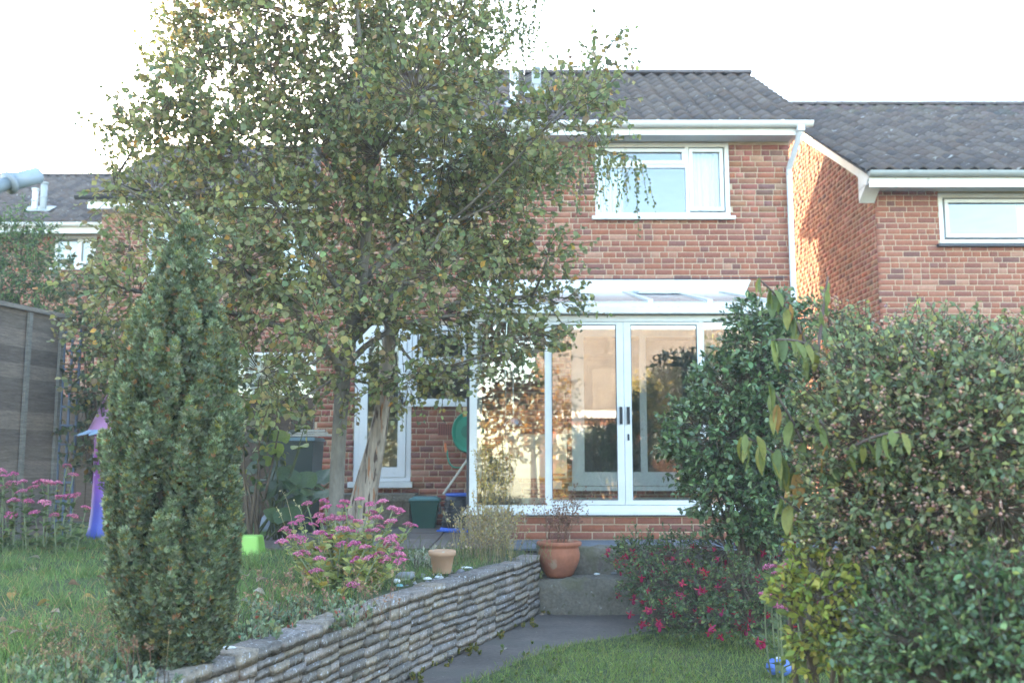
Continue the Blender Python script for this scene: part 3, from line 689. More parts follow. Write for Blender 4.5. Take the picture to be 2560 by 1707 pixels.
fl.build('flashing_board', M['upvc_old'], cons)
# hinged roof vent
v = MB(); v.add([(1.52, HY - .75, 3.275), (2.02, HY - .75, 3.275), (2.02, HY - .17, 3.40), (1.52, HY - .17, 3.40), (1.52, HY - .75, 3.295), (2.02, HY - .75, 3.295), (2.02, HY - .17, 3.42), (1.52, HY - .17, 3.42)], [(3, 2, 1, 0), (4, 5, 6, 7), (0, 1, 5, 4), (1, 2, 6, 5), (2, 3, 7, 6), (3, 0, 4, 7)]); v.build('roof_vent', M['poly'], cons)

# ------------------------------------------------------------------ neighbouring houses
def simple_house(nm, label, x0, x1, yf, z0, zt, ey, ez, ry, rz, opn, mk, visbr, visti, rx0, rx1, seed):
    root = thing(nm, label, 'house', ((x0 + x1) / 2, yf, z0)); r = np.random.default_rng(seed); yr = 2 * ry - yf
    wl_ = house_shell(root, x0, x1, yf, yr, z0, zt, ry, rz - .16, opn)
    lay_bricks(wl_, brick_rects(x0, x1, z0 + .05, zt - .01, opn, r), 'x', yf, -1, visbr, r)
    roof(root, rx0, rx1, ey, ez, ry, rz, mk, visti, r)
    return root, wl_, r, yr
# right neighbour
DX0 = 4.77; dO = [(5.60, 7.0, 4.09, 4.78)]
hd_, dw, rr, yr = simple_house('house', 'neighbouring brick house on the right with lichened roof and sunlit side wall', DX0, 11.5, 12.3, .2, 4.83, 11.86, 4.96, 16.5, 7.56, dO, 'tile_lichen', lambda u, z: u < 7.1 and z > 2.9, lambda p: p[0] < 8.6 and p[1] < 16.4, 4.50, 11.8, 31)
gtop = lambda u: 4.83 + (7.48 - 4.83) * max(0, 1 - abs(u - 16.5) / (16.5 - 12.3)) - .02 if True else 0
lay_bricks(dw, brick_rects(12.3, 20.6, .3, 7.4, [], rr, top=lambda u: 4.83 + (7.40 - 4.83) * (1 - abs(u - 16.5) / 4.2) + .05), 'y', DX0, -1, None, rr)
window(hd_, 5.605, 6.995, 4.10, 4.77, 12.305, [(0, 1, 0, 1, True)], sill=False, curtain=[(.8, .98)])
MB().box(5.55, 7.05, 12.22, 12.33, 4.05, 4.088).build('sill', M['dark_frame'], hd_)
MB().box(4.56, 11.6, 11.91, 11.93, 4.745, 4.89).build('fascia', M['upvc'], hd_)
MB().box(4.56, 11.6, 11.931, 12.298, 4.80, 4.815).build('soffit', M['soffit'], hd_)
gutter(hd_, 4.54, 11.7, 11.855, 4.935, 'greygut', .06, brackets=7)
bb = MB(); k = (7.64 - 5.03) / (16.5 - 11.86); bb.bar((4.62, 11.93, 4.86), (4.62, 16.5, 7.44), .024, .19, (0, -k, 1)); bb.bar((4.62, 16.5, 7.44), (4.62, 21.07, 4.86), .024, .19, (0, k, 1)); bb.build('bargeboard', M['upvc'], hd_)
bx = MB(); bx.add([(4.56, 11.91, 4.89), (4.56, 12.30, 4.89 + .22), (4.56, 12.30, 4.64), (4.76, 11.91, 4.89), (4.76, 12.30, 4.93), (4.76, 12.30, 4.64)], [(0, 1, 2), (5, 4, 3), (0, 3, 4, 1), (1, 4, 5, 2), (2, 5, 3, 0)]); bx.build('box_end', M['upvc'], hd_)
# terrace houses stepping back on the left
bO = [(-6.6, -5.2, 4.5, 5.6), (-4.2, -3.0, 4.5, 5.6), (-5.0, -3.4, 1.3, 3.2)]
hb, bw_, rr, yr = simple_house('house', 'set back terraced brick house with black gutter, mostly hidden behind the leafy tree', -7.43, -2.47, 17.0, .3, 5.72, 16.62, 5.95, 20.2, 8.0, bO, 'tile', lambda u, z: z > 4.2 and u < -5.2, lambda p: p[0] < -4.6, -7.62, -2.42, 41)
gutter(hb, -7.75, -2.5, 16.6, 5.935, 'blackpl', .06, brackets=5)
MB().box(-7.56, -2.5, 16.67, 16.69, 5.73, 5.91).build('fascia', M['upvc'], hb); MB().box(-7.56, -2.5, 16.691, 16.998, 5.735, 5.75).build('soffit', M['soffit'], hb)
for (a, c, e, f) in bO: window(hb, a + .005, c - .005, e + .005, f - .01, 17.01, [(0, .6, 0, 1, False), (.6, 1, 0, 1, True)], curtain=[(.02, .3), (.7, .98)])
cO = [(-8.75, -7.95, 4.92, 5.56)]
hc, cw, rr, yr = simple_house('house', 'farthest terraced brick house at the left edge with two flue pipes on its roof', -15., -7.46, 18.0, .3, 5.58, 17.62, 5.72, 21.2, 7.68, cO, 'tile_lichen', lambda u, z: z > 3.6 and u > -10.2, lambda p: p[0] > -11.0, -15.2, -7.64, 51)
gutter(hc, -15.2, -7.66, 17.6, 5.70, 'upvc', .06, brackets=8)
MB().box(-15.2, -7.70, 17.67, 17.69, 5.52, 5.68).build('fascia', M['upvc'], hc); MB().box(-15.2, -7.70, 17.691, 17.998, 5.585, 5.60).build('soffit', M['soffit'], hc)
window(hc, -8.745, -7.955, 4.925, 5.55, 18.01, [(0, .58, 0, 1, False), (.58, 1, 0, 1, True)], curtain=[(.03, .45), (.6, .97)])
def flue2(x, y, z, h, rad, m, root):
    p = np.array([x, y, z]); f_ = MB().tube([p - (0, 0, .2), p + (0, 0, h)], rad, 12).build('flue_pipe', M[m], root, True)
    MB().tube([p + (0, 0, h * .5), p + (0, 0, h * .54)], rad * 1.2, 12).build('collar', M[m], f_); MB().tube([p + (0, 0, h), p + (0, 0, h + .03)], rad * 1.3, 12).build('cowl', M[m], f_)
kc = (7.68 - 5.72) / (21.2 - 17.62)
def onC(px, py):
    x, a, b = ray(px, py); t = (5.72 - kc * 17.62 - CAMZ) / (b - kc * a); return np.array([x * t, a * t, CAMZ + b * t])
q1 = onC(86, 528); q2 = onC(107, 530); flue2(*q1, .42, .055, 'upvc', hc); flue2(*q2, .56, .06, 'greygut', hc)
qm = (q1 + q2) / 2; MB().bar(qm + (0, -.16, -.16 * kc + .06), qm + (0, .16, .16 * kc + .06), .55, .012, (0, -kc, 1)).build('flashing', M['greygut'], hc)
# ------------------------------------------------------------------ retaining wall of thin walling stones
ds = np.concatenate([[0], np.cumsum(np.linalg.norm(np.diff(WALLP, axis=0), axis=1))]); WLEN = ds[-1]
def wp(s): return np.array([np.interp(s, ds, WALLP[:, 0]), np.interp(s, ds, WALLP[:, 1])])
def wt(s): d = wp(min(s + .15, WLEN)) - wp(max(s - .15, 0)); return d / np.linalg.norm(d)
rw = thing('retaining_wall', 'low curved retaining wall of lichened thin stone blocks beside the concrete path', 'wall', (-.7, 5.5, 0))
core = MB(); n = 40; V = []; 
for i in range(n + 1):
    s_ = WLEN * i / n; p = wp(s_); t_ = wt(s_); nr = np.array([t_[1], -t_[0]])
    for o_, z in ((-.035, -.05), (-.035, .478), (-.19, .478), (-.19, -.05)): q = p + nr * o_; V.append((q[0], q[1], z))
Fc = [(4 * i + k, 4 * i + (k + 1) % 4, 4 * i + 4 + (k + 1) % 4, 4 * i + 4 + k) for i in range(n) for k in range(4)]; Fc += [(0, 3, 2, 1), (4 * n, 4 * n + 1, 4 * n + 2, 4 * n + 3)]
core.add(V, Fc); core = core.build('mortar_core', M['soil'], rw)
SCOL = [(.26, .215, .17), (.20, .17, .145), (.30, .245, .19), (.225, .195, .175), (.175, .15, .13), (.28, .23, .195)]
rs = np.random.default_rng(17)
def stone_mesh(col):
    nx, ny, nz = 4, 2, 1; idx = {}; V = []; Fc = []
    def vid(i, j, k):
        if (i, j, k) not in idx:
            idx[(i, j, k)] = len(V); x, y, z = i / nx - .5, j / ny - .5, k / nz - .5
            e = (abs(x) > .49) + (abs(z) > .49)
            fy = (rs.normal(0, .022) + (.03 if e == 2 else .008)) if j == 0 else 0
            V.append((x * (1 - .015 * (e == 2)) + rs.normal(0, .006), y + fy, z + rs.normal(0, .022)))
        return idx[(i, j, k)]
    for i in range(nx):
        for k in range(nz): Fc += [(vid(i, 0, k), vid(i + 1, 0, k), vid(i + 1, 0, k + 1), vid(i, 0, k + 1)), (vid(i + 1, ny, k), vid(i, ny, k), vid(i, ny, k + 1), vid(i + 1, ny, k + 1))]
        for j in range(ny): Fc += [(vid(i, j, nz), vid(i + 1, j, nz), vid(i + 1, j + 1, nz), vid(i, j + 1, nz)), (vid(i, j + 1, 0), vid(i + 1, j + 1, 0), vid(i + 1, j, 0), vid(i, j, 0))]
    for j in range(ny):
        for k in range(nz): Fc += [(vid(0, j + 1, k), vid(0, j, k), vid(0, j, k + 1), vid(0, j + 1, k + 1)), (vid(nx, j, k), vid(nx, j + 1, k), vid(nx, j + 1, k + 1), vid(nx, j, k + 1))]
    return npmesh('stone', V, Fc, M['stone'], np.tile(np.array(col), (len(V), 1)))
STM = [stone_mesh(SCOL[i % 6]) for i in range(18)]
off = wl(rw); s0 = .45
def put_stone(a0, a1, z0_, z1_, dep, fwd):
    m_ = (a0 + a1) / 2; p = wp(m_); t_ = wt(m_); nr = np.array([t_[1], -t_[0]]); q = p + nr * (-dep / 2 + fwd); o = bpy.data.objects.new('stone', STM[rs.integers(18)])
    o.location = np.array([q[0], q[1], (z0_ + z1_) / 2]) - off; o.rotation_euler = (rs.normal(0, .015), rs.normal(0, .010), math.atan2(t_[1], t_[0]) + rs.normal(0, .012)); o.scale = (a1 - a0, dep, z1_ - z0_); link(o, rw)
while s0 < WLEN - .03:
    s1_ = min(s0 + rs.uniform(.26, .46), WLEN)
    if WLEN - s1_ < .12: s1_ = WLEN
    hs = rs.uniform(.8, 1.25, rs.integers(8, 10)); hs = hs / hs.sum() * .437; z = .004
    for h in hs:
        n = rs.choice([1, 2, 2, 2, 3]) if s1_ - s0 > .3 else rs.choice([1, 2, 2]); cut = np.sort(np.concatenate([[0, 1], (np.arange(1, n) + rs.uniform(-.25, .25, n - 1)) / n])) * (s1_ - s0) + s0
        for i in range(n): put_stone(cut[i] + .003, cut[i + 1] - rs.uniform(.003, .009), z + .0012, z + h - rs.uniform(.001, .006), .10, rs.uniform(-.012, .010))
        z += h
    n = rs.choice([1, 2]); cut = np.linspace(s0, s1_, n + 1)
    for i in range(n): put_stone(cut[i] + .002, cut[i + 1] - .005, .442, .497 + rs.uniform(-.006, .006), .15, rs.uniform(-.004, .010))
    s0 = s1_

# ------------------------------------------------------------------ trees
def lobes(spec, yd=.8):
    c = []; rd = []
    for (px, py, rx, ry, Y) in spec:
        c.append(P(px, py, Y)); rd.append(np.array([rx * Y / F, yd * (rx + ry) / 2 * Y / F, ry * Y / F]))
    return np.array(c), np.array(rd)
rt = np.random.default_rng(101)
AP = [(560, 50, 120, 100), (700, 30, 140, 110), (860, 60, 150, 130), (1010, 80, 130, 120), (1140, 60, 100, 110), (470, 120, 80, 100), (650, -110, 130, 90), (850, -130, 150, 100), (1040, -110, 130, 90),
      (430, 240, 80, 90), (560, 220, 130, 110), (720, 230, 150, 120), (880, 230, 150, 120), (1040, 240, 140, 110), (1160, 200, 90, 90),
      (350, 340, 70, 70), (470, 350, 120, 100), (620, 370, 140, 110), (780, 380, 150, 120), (950, 390, 140, 120), (1110, 400, 140, 110), (1270, 350, 100, 80), (1390, 290, 100, 80), (1475, 230, 60, 70), (1500, 150, 30, 45), (1535, 100, 14, 30), (1490, 330, 55, 60),
      (290, 470, 45, 35), (390, 480, 100, 90), (540, 500, 130, 100), (700, 520, 140, 110), (870, 540, 150, 110), (1040, 550, 150, 110), (1200, 530, 120, 100), (1310, 460, 80, 80),
      (205, 690, 30, 28), (325, 610, 60, 60), (345, 740, 90, 80), (235, 820, 50, 50), (270, 700, 50, 35), (600, 660, 130, 100), (760, 680, 140, 100), (930, 690, 150, 100), (1100, 680, 140, 90), (1250, 640, 100, 80), (1370, 640, 60, 50),
      (640, 800, 120, 90), (780, 790, 110, 70), (950, 800, 120, 50), (1100, 790, 120, 60), (1260, 760, 110, 55), (1400, 755, 60, 40), (1320, 840, 90, 40),
      (650, 930, 90, 80), (740, 950, 70, 70), (880, 950, 70, 55), (1010, 940, 90, 60), (1110, 930, 70, 50), (1240, 890, 70, 45), (690, 1020, 60, 40), (290, 900, 70, 60), (540, 760, 100, 90), (480, 620, 110, 90)]
spec = []
for (px, py, rx, ry) in AP:
    Y = rt.uniform(6.3, 8.2)
    if px > 1150 and py > 600: Y = rt.uniform(7.2, 8.6)
    if px < 420 and py > 550: Y = rt.uniform(7.2, 8.6)
    spec.append((px, py, rx, ry, Y))
ac, ar = lobes(spec)
apple = thing('apple_tree', 'large leafy tree with dull green round leaves and grey trunk in front of the house', 'tree', (-1.41, 7.84, .47))
tb = MB(); GB = (.17, .15, .125)
stem = np.array([P(836, 1420, 7.84), P(838, 1330, 7.84), P(843, 1180, 7.82), P(850, 1050, 7.80), P(858, 930, 7.75), P(880, 820, 7.65), P(905, 700, 7.5), P(918, 560, 7.35), P(925, 420, 7.25), P(915, 260, 7.2), P(900, 100, 7.2), P(880, -80, 7.2)])
tb.tube(stem, [.085, .066, .06, .058, .062, .052, .045, .038, .032, .025, .018, .008], 12, GB); trunk = tb.build('trunk', M['bark'], apple, True)
lb = MB()
limbs = [((858, 930, 7.75), (800, 840, 7.4), (660, 700, 7.0), .042), ((858, 930, 7.75), (960, 770, 7.9), (1230, 790, 8.1), .030), ((870, 860, 7.7), (1000, 740, 7.4), (1120, 560, 7.2), .035), ((890, 780, 7.6), (760, 600, 7.0), (560, 350, 7.0), .030), ((905, 700, 7.5), (1050, 560, 7.6), (1380, 300, 7.6), .030), ((800, 850, 7.5), (600, 780, 7.8), (320, 720, 8.0), .030), ((918, 560, 7.35), (800, 400, 7.6), (640, 100, 7.5), .026), ((925, 420, 7.25), (1000, 250, 7.3), (1090, 60, 7.3), .024), ((700, 760, 7.2), (480, 560, 7.3), (280, 450, 7.3), .022), ((960, 800, 7.95), (1000, 880, 7.8), (1060, 930, 7.6), .018), ((1100, 770, 8.0), (1200, 730, 8.2), (1420, 745, 8.3), .018)]
lpts = [stem[4:]]
for a, b_, c, r_ in limbs:
    q = bez(P(*a), P(*b_), P(*c), 10); lb.tube(q, np.linspace(r_, r_ * .35, 10), 7, GB); lpts.append(q)
allp = np.concatenate(lpts)
for c in ac:
    dist = np.linalg.norm(allp - c, axis=1) + 1.2 * np.maximum(0, allp[:, 2] - c[2]); a = allp[dist.argmin()]
    if np.linalg.norm(c - a) > .15: lb.tube(bez(a, (a + c) / 2 + (0, 0, -.06), c, 6), np.linspace(.014, .005, 6), 5, (.17, .145, .12))
lb.build('branches', M['bark'], apple, True)
AC = [(.135, .17, .085), (.115, .155, .085), (.155, .18, .095), (.19, .195, .09), (.23, .19, .08), (.32, .21, .06), (.16, .14, .11), (.09, .125, .085), (.21, .19, .14)]
(v_, t_, c_), A, B = sprigs(ac, ar, 4.1, 11, .27, .053, AC, [7, 6, 7, 4, 1.0, .25, 1.2, 4, 1.5], ROUND, up=.25, r=rt, droop=.25, sz=.3, jit=.15, outc=P(900, 600, 7.3))
low = smooth(2.2, 3.8, v_[:, 2])[:, None]; c_ = c_ * (1 - .0 * low)
o = npobj('crown', v_, t_, M['leaf'], apple, c_); o['kind'] = 'stuff'
v2, t2 = tubes_fast(A, B, .0035, .0018); o = npobj('twigs', v2, t2, M['twig'], apple); o['kind'] = 'stuff'

# weeping birch behind
birch = thing('birch_tree', 'weeping birch with leaning peeling trunk and hanging fine leaves', 'tree', (-1.32, 8.35, .47))
tb = MB(); bs = np.array([P(885, 1395, 8.35), P(900, 1300, 8.35), P(915, 1220, 8.34), P(938, 1120, 8.3), P(955, 1030, 8.3), P(965, 930, 8.3), P(975, 830, 8.3), P(985, 680, 8.35), P(1000, 480, 8.4), P(1040, 250, 8.45), P(1090, 20, 8.5), P(1130, -180, 8.5)])
tb.tube(bs, [.15, .125, .105, .082, .066, .058, .054, .05, .043, .034, .024, .012], 14, (1, 1, 1)); tb.build('trunk', M['birch'], birch, True)
bb_ = MB(); strands = []
arches = [((1000, 480), (1250, 310), (1590, 395), .02), ((1020, 380), (1200, 250), (1440, 400), .018), ((1040, 250), (1150, 60), (1330, 60), .016), ((1060, 140), (1180, -60), (1360, -30), .014), ((1000, 480), (1150, 380), (1340, 430), .015), ((985, 680), (1100, 560), (1280, 600), .012), ((1090, 20), (1150, -140), (1250, -110), .01), ((990, 620), (1050, 480), (1180, 470), .012), ((1040, 250), (980, 50), (900, -40), .013)]
rb_ = np.random.default_rng(55)
for k, (a, b_, c, r_) in enumerate(arches):
    y = 8.4 + rb_.uniform(-.35, .3); q = bez(P(*a, 8.4), P(*b_, y), P(*c, y), 16); bb_.tube(q, np.linspace(r_, .003, 16), 6, (.10, .07, .06))
    for i in range(5, 16):
        for _ in range(7 if k < 3 else 5): strands.append((q[i] + rb_.normal(0, .04, 3), rb_.uniform(.15, .62) * (.8 if k else 1)))
bb_.build('branches', M['bark'], birch, True)
pos, dirs, A, B = [], [], [], []
for p, L in strands:
    n = int(L / .021); t_ = np.linspace(0, 1, n); sw = rb_.normal(0, .10, 2); crv = np.stack([p[0] + sw[0] * t_ + .03 * t_ * (1 if rb_.random() < .5 else -1), p[1] + sw[1] * t_, p[2] - L * t_ ** 1.15], 1)
    pos.append(crv); 
    for i in range(0, n - 3, 3): A.append(crv[i]); B.append(crv[i + 3])
pos = np.concatenate(pos); N = len(pos); ld = unit(rb_.normal(0, .55, (N, 3)) + (0, 0, -.9))
v_, t_, c_ = scatter(BIRCH, pos, ld, rdir(N, rb_), .042 * rb_.uniform(.7, 1.2, N), pal(N, [(.085, .125, .06), (.12, .15, .07), (.07, .11, .065), (.2, .17, .06)], [5, 4, 3, 1], .2, rb_))
o = npobj('crown', v_, t_, M['leaf'], birch, c_); o['kind'] = 'stuff'
v2, t2 = tubes_fast(np.array(A), np.array(B), .0018, .0014); o = npobj('twigs', v2, t2, M['twig'], birch); o['kind'] = 'stuff'

# ------------------------------------------------------------------ upright conifer
rc = np.random.default_rng(77); CYY = 3.95
con = thing('conifer', 'dense upright dwarf conifer with blue green plumes at the edge of the lawn', 'conifer', tuple(P(440, 1650, CYY)))
prof = np.array([(1690, 50), (1650, 100), (1600, 135), (1530, 158), (1450, 166), (1350, 174), (1200, 182), (1050, 174), (950, 162), (850, 150), (780, 128), (740, 100), (700, 62), (640, 52), (590, 40), (545, 18)])
pz = np.array([P(440, y, CYY)[2] for y in prof[:, 0]]); prr = prof[:, 1] * 1.03 * CYY / F; cxs = np.interp(prof[:, 0], [540, 760, 1200, 1650], [478, 452, 428, 438]); pcx = np.array([P(x, y, CYY)[0] for x, y in zip(cxs, prof[:, 0])])
rad_at = lambda z: np.interp(z, pz, prr); cx_at = lambda z: np.interp(z, pz, pcx)
MB().tube([(pcx[0], CYY, .44), (pcx[2], CYY, pz[2]), (pcx[6], CYY, pz[6]), (pcx[12], CYY, pz[12])], [.035, .03, .022, .008], 8, (.12, .09, .07)).build('trunk', M['bark'], con, True)
z0c, z1c = pz[0], pz[-1]; pl_c = []; 
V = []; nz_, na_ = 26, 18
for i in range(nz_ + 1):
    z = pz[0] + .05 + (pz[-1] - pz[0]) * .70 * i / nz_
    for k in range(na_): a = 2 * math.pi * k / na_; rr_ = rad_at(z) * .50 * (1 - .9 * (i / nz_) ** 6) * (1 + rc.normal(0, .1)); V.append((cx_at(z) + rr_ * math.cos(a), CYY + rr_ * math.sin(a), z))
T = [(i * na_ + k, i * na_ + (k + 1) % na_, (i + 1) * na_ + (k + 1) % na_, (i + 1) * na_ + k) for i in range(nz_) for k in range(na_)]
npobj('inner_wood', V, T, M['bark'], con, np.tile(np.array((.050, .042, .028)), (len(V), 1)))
pos, nrm_, tipv = [], [], []
plumes = []
for ring, (zf, cnt) in enumerate(((.0, 9), (.07, 10), (.14, 11), (.21, 11), (.28, 11), (.35, 11), (.42, 10), (.49, 10), (.55, 8), (.61, 7), (.66, 5), (.71, 5), (.76, 5), (.81, 4), (.86, 3), (.895, 1))):
    for k in range(cnt):
        a = 2 * math.pi * (k + rc.uniform(-.3, .3)) / cnt + ring * .7; zb = z0c + (z1c - z0c) * (zf + rc.uniform(-.03, .03)); L = rc.uniform(.27, .46) * (1 if zf < .62 else .58)
        zt = min(zb + L, z1c + .02); rb0 = rad_at(zb) * .52; R0 = rc.uniform(.056, .082) * (1 if zf < .6 else .66); rt0 = max(rad_at(zt) - R0 * .45, .0) * rc.uniform(.84, 1.06)
        plumes.append((np.array([cx_at(zb) + rb0 * math.cos(a), CYY + rb0 * math.sin(a), zb]), np.array([cx_at(zt) + rt0 * math.cos(a), CYY + rt0 * math.sin(a), zt]), R0))
for (b0, t0, R0) in plumes:
    n = int(1040 * (R0 / .065) ** 1.5); t_ = rc.beta(1.5, 1.15, n); a = rc.uniform(0, 2 * math.pi, n); d = unit(t0 - b0); s = unit(np.cross(d, (0, 1, .01))); u = np.cross(s, d)
    sh = np.sin(np.pi * np.clip(t_ * .93 + .07, 0, 1)) ** .7 * (1 - .55 * t_); lump = 1 + .34 * np.sin(a * 3 + R0 * 900) * np.sin(t_ * 14 + R0 * 500) + .12 * np.sin(a * 7 + t_ * 23)
    nn = s * np.cos(a)[:, None] + u * np.sin(a)[:, None]; rr_ = (R0 * sh * lump * rc.uniform(.72, 1.08, n))[:, None]
    pos.append(b0 + (t0 - b0) * t_[:, None] + nn * rr_); nrm_.append(nn); tipv.append(t_)
pos = np.concatenate(pos); nn = np.concatenate(nrm_); tv = np.concatenate(tipv); N = len(pos)
d = unit(nn * .55 + np.array([0, 0, 1.0]) + rc.normal(0, .42, (N, 3)))
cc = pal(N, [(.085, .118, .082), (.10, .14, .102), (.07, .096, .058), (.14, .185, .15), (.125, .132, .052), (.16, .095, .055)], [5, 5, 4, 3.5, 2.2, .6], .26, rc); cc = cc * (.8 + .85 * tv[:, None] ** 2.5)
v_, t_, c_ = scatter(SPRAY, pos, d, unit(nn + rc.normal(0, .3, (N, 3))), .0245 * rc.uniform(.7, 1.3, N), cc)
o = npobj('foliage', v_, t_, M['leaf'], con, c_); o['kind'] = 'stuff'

# ------------------------------------------------------------------ shrubs
def shrub(name, label, spec, ntw, nleaf, tl, size, cols, wts, tpl=OVAL, m='leaf', base=None, seed=1, cat='shrub', stems=8, yd=.8, jit=.22, up=.3, shell=(.3, 1.), wood=(.12, .09, .065), droop=.1):
    r = np.random.default_rng(seed); c, rd = lobes(spec, yd)
    if base is None: base = np.array([c[:, 0].mean(), c[:, 1].mean(), .0])
    root = thing(name, label, cat, tuple(base))
    (v, t, cl), A, B = sprigs(c, rd, ntw, nleaf, tl, size, cols, wts, tpl, up=up, r=r, jit=jit, shell=shell, droop=droop, outc=c.mean(0))
    o = npobj('foliage', v, t, M[m], root, cl); o['kind'] = 'stuff'
    mb = MB()
    for q in c: mb.tube(bez(np.array(base) + r.normal(0, .05, 3) * (1, 1, 0), (np.array(base) + q) / 2 + r.normal(0, .08, 3), q, 6), np.linspace(.022, .006, 6), 5, wood)
    mb.build('stems', M['bark'], root, True)
    v2, t2 = tubes_fast(A, B, .003, .0014); o = npobj('twigs', v2, t2, M['twig'], root); o['kind'] = 'stuff'
    return root, c, rd, r
GL = [(.06, .105, .055), (.08, .135, .07), (.045, .08, .045), (.11, .165, .085)]
shrub('evergreen_shrub', 'rounded dark glossy evergreen shrub in front of the conservatory glass on the right', [(1900, 800, 80, 60, 7.7), (1885, 860, 70, 50, 7.6), (1910, 900, 110, 95, 7.5), (1820, 970, 80, 65, 7.5), (1850, 1000, 130, 110, 7.4), (1950, 1000, 110, 130, 7.5), (1735, 1070, 65, 65, 7.4), (1790, 1100, 125, 100, 7.3), (1930, 1120, 130, 120, 7.4), (1735, 1150, 70, 65, 7.4), (1830, 1220, 110, 85, 7.3), (1960, 1240, 120, 95, 7.3), (1970, 830, 80, 80, 7.7), (1780, 1190, 80, 60, 7.4), (1860, 1290, 90, 55, 7.4), (1970, 1310, 90, 60, 7.3)],
      6.5, 9, .14, .058, GL, [5, 4, 4, 1.5], OVAL, 'glossleaf', np.array([1.9, 7.6, .1]), 201, shell=(.55, 1.))
root, bc, brd, r_ = shrub('cotoneaster_bush', 'big bush with small leaves and masses of pinkish berries at the right edge', [(2110, 850, 70, 50, 3.9), (2210, 850, 95, 50, 3.8), (2330, 855, 105, 50, 3.7), (2460, 860, 105, 55, 3.6), (2570, 870, 90, 60, 3.5), (2090, 960, 80, 80, 3.6), (2190, 940, 115, 90, 3.4), (2330, 950, 130, 90, 3.3), (2480, 960, 130, 100, 3.2), (2080, 1090, 80, 90, 3.5), (2170, 1080, 115, 110, 3.3), (2310, 1090, 130, 110, 3.2), (2470, 1100, 140, 120, 3.1), (2090, 1220, 80, 90, 3.4), (2190, 1240, 120, 100, 3.3), (2350, 1250, 130, 100, 3.2), (2500, 1270, 130, 110, 3.1), (2110, 1350, 80, 80, 3.4), (2220, 1390, 100, 90, 3.4), (2350, 1400, 110, 80, 3.3), (2600, 1000, 100, 120, 3.3), (2600, 1200, 100, 120, 3.2), (2070, 790, 25, 40, 3.9)],
      6, 10, .10, .031, [(.14, .185, .11), (.12, .17, .12), (.18, .215, .12), (.23, .255, .10), (.10, .145, .095)], [5, 5, 3, 1.6, 2.5], OVAL, 'leaf', np.array([1.75, 3.6, .0]), 202, shell=(.45, 1.05))
def berries(root, c, rd, n, size, cols, r, name='berries', k=4):
    P_ = []
    for q, d in zip(c, rd):
        u = rdir(n, r); u[:, 1] -= .35; u = unit(u); b = q + u * d * r.uniform(1.0, 1.65, (n, 1)); P_.append((b[:, None] + r.normal(0, size * 1.1, (n, k, 3))).reshape(-1, 3))
    P_ = np.concatenate(P_); N = len(P_); V0 = np.array([(1, 0, 0), (-1, 0, 0), (0, 1, 0), (0, -1, 0), (0, 0, 1), (0, 0, -1)]) * 1.0; T0 = np.array([(0, 2, 4), (2, 1, 4), (1, 3, 4), (3, 0, 4), (2, 0, 5), (1, 2, 5), (3, 1, 5), (0, 3, 5)])
    V = P_[:, None] + V0[None] * (size * r.uniform(.6, 1.2, (N, 1, 1))); T = (T0[None] + (np.arange(N) * 6)[:, None, None]).reshape(-1, 3)
    o = npobj(name, V.reshape(-1, 3), T, M['petal'], root, np.repeat(pal(N, cols, [1] * len(cols), .2, r), 6, 0), True); o['kind'] = 'stuff'
berries(root, bc, brd, 42, .0062, [(.42, .25, .20), (.50, .33, .26), (.34, .20, .18), (.46, .38, .20)], r_)
# tall sprigs standing out of the bush top
shrub('euonymus_shrub', 'dark green glossy leaved shrub filling the bottom right corner', [(2240, 1530, 90, 70, 3.2), (2360, 1510, 110, 80, 3.0), (2490, 1490, 120, 80, 2.9), (2210, 1630, 90, 75, 3.1), (2330, 1620, 120, 85, 2.9), (2470, 1610, 130, 95, 2.8), (2240, 1720, 110, 80, 3.0), (2380, 1720, 130, 90, 2.8), (2540, 1720, 130, 100, 2.7), (2590, 1570, 100, 100, 2.8)],
      6.5, 9, .08, .029, [(.06, .105, .055), (.08, .135, .065), (.05, .085, .048), (.12, .175, .07), (.2, .24, .07)], [6, 5, 4, 1.5, .3], OVAL, 'glossleaf', np.array([1.55, 2.95, .0]), 203, shell=(.5, 1.05))
shrub('golden_shrub', 'bright yellow green leaved shrub under the berry bush', [(2030, 1430, 65, 60, 3.4), (1990, 1500, 50, 45, 3.35), (2070, 1490, 75, 65, 3.3), (2040, 1570, 65, 55, 3.3), (2095, 1590, 60, 60, 3.25), (2020, 1640, 45, 40, 3.35), (1975, 1460, 35, 35, 3.4)],
      6.5, 7, .06, .036, [(.21, .245, .06), (.16, .205, .055), (.25, .25, .07), (.10, .145, .05)], [5, 4, 2, 3], OVAL, 'leaf', np.array([1.1, 3.6, .0]), 204, shell=(.4, 1.))
fu, fc_, frd, r_ = shrub('fuchsia_bush', 'sprawling fuchsia bush with hanging crimson flowers beside the path', [(1600, 1375, 65, 35, 8.2), (1700, 1385, 85, 45, 8.0), (1820, 1370, 95, 55, 7.8), (1930, 1340, 80, 60, 7.6), (1620, 1450, 75, 45, 7.6), (1730, 1465, 95, 50, 7.3), (1850, 1465, 100, 60, 7.0), (1660, 1530, 65, 32, 7.0), (1760, 1540, 85, 40, 6.8), (1870, 1555, 80, 45, 6.6), (1950, 1480, 60, 65, 6.5), (1570, 1405, 30, 30, 8.0)],
      4, 10, .13, .036, [(.075, .12, .06), (.06, .10, .055), (.11, .15, .065), (.05, .085, .05)], [5, 5, 3, 3], OVAL, 'leaf', np.array([1.4, 7.4, .15]), 205, shell=(.3, 1.), up=.2)
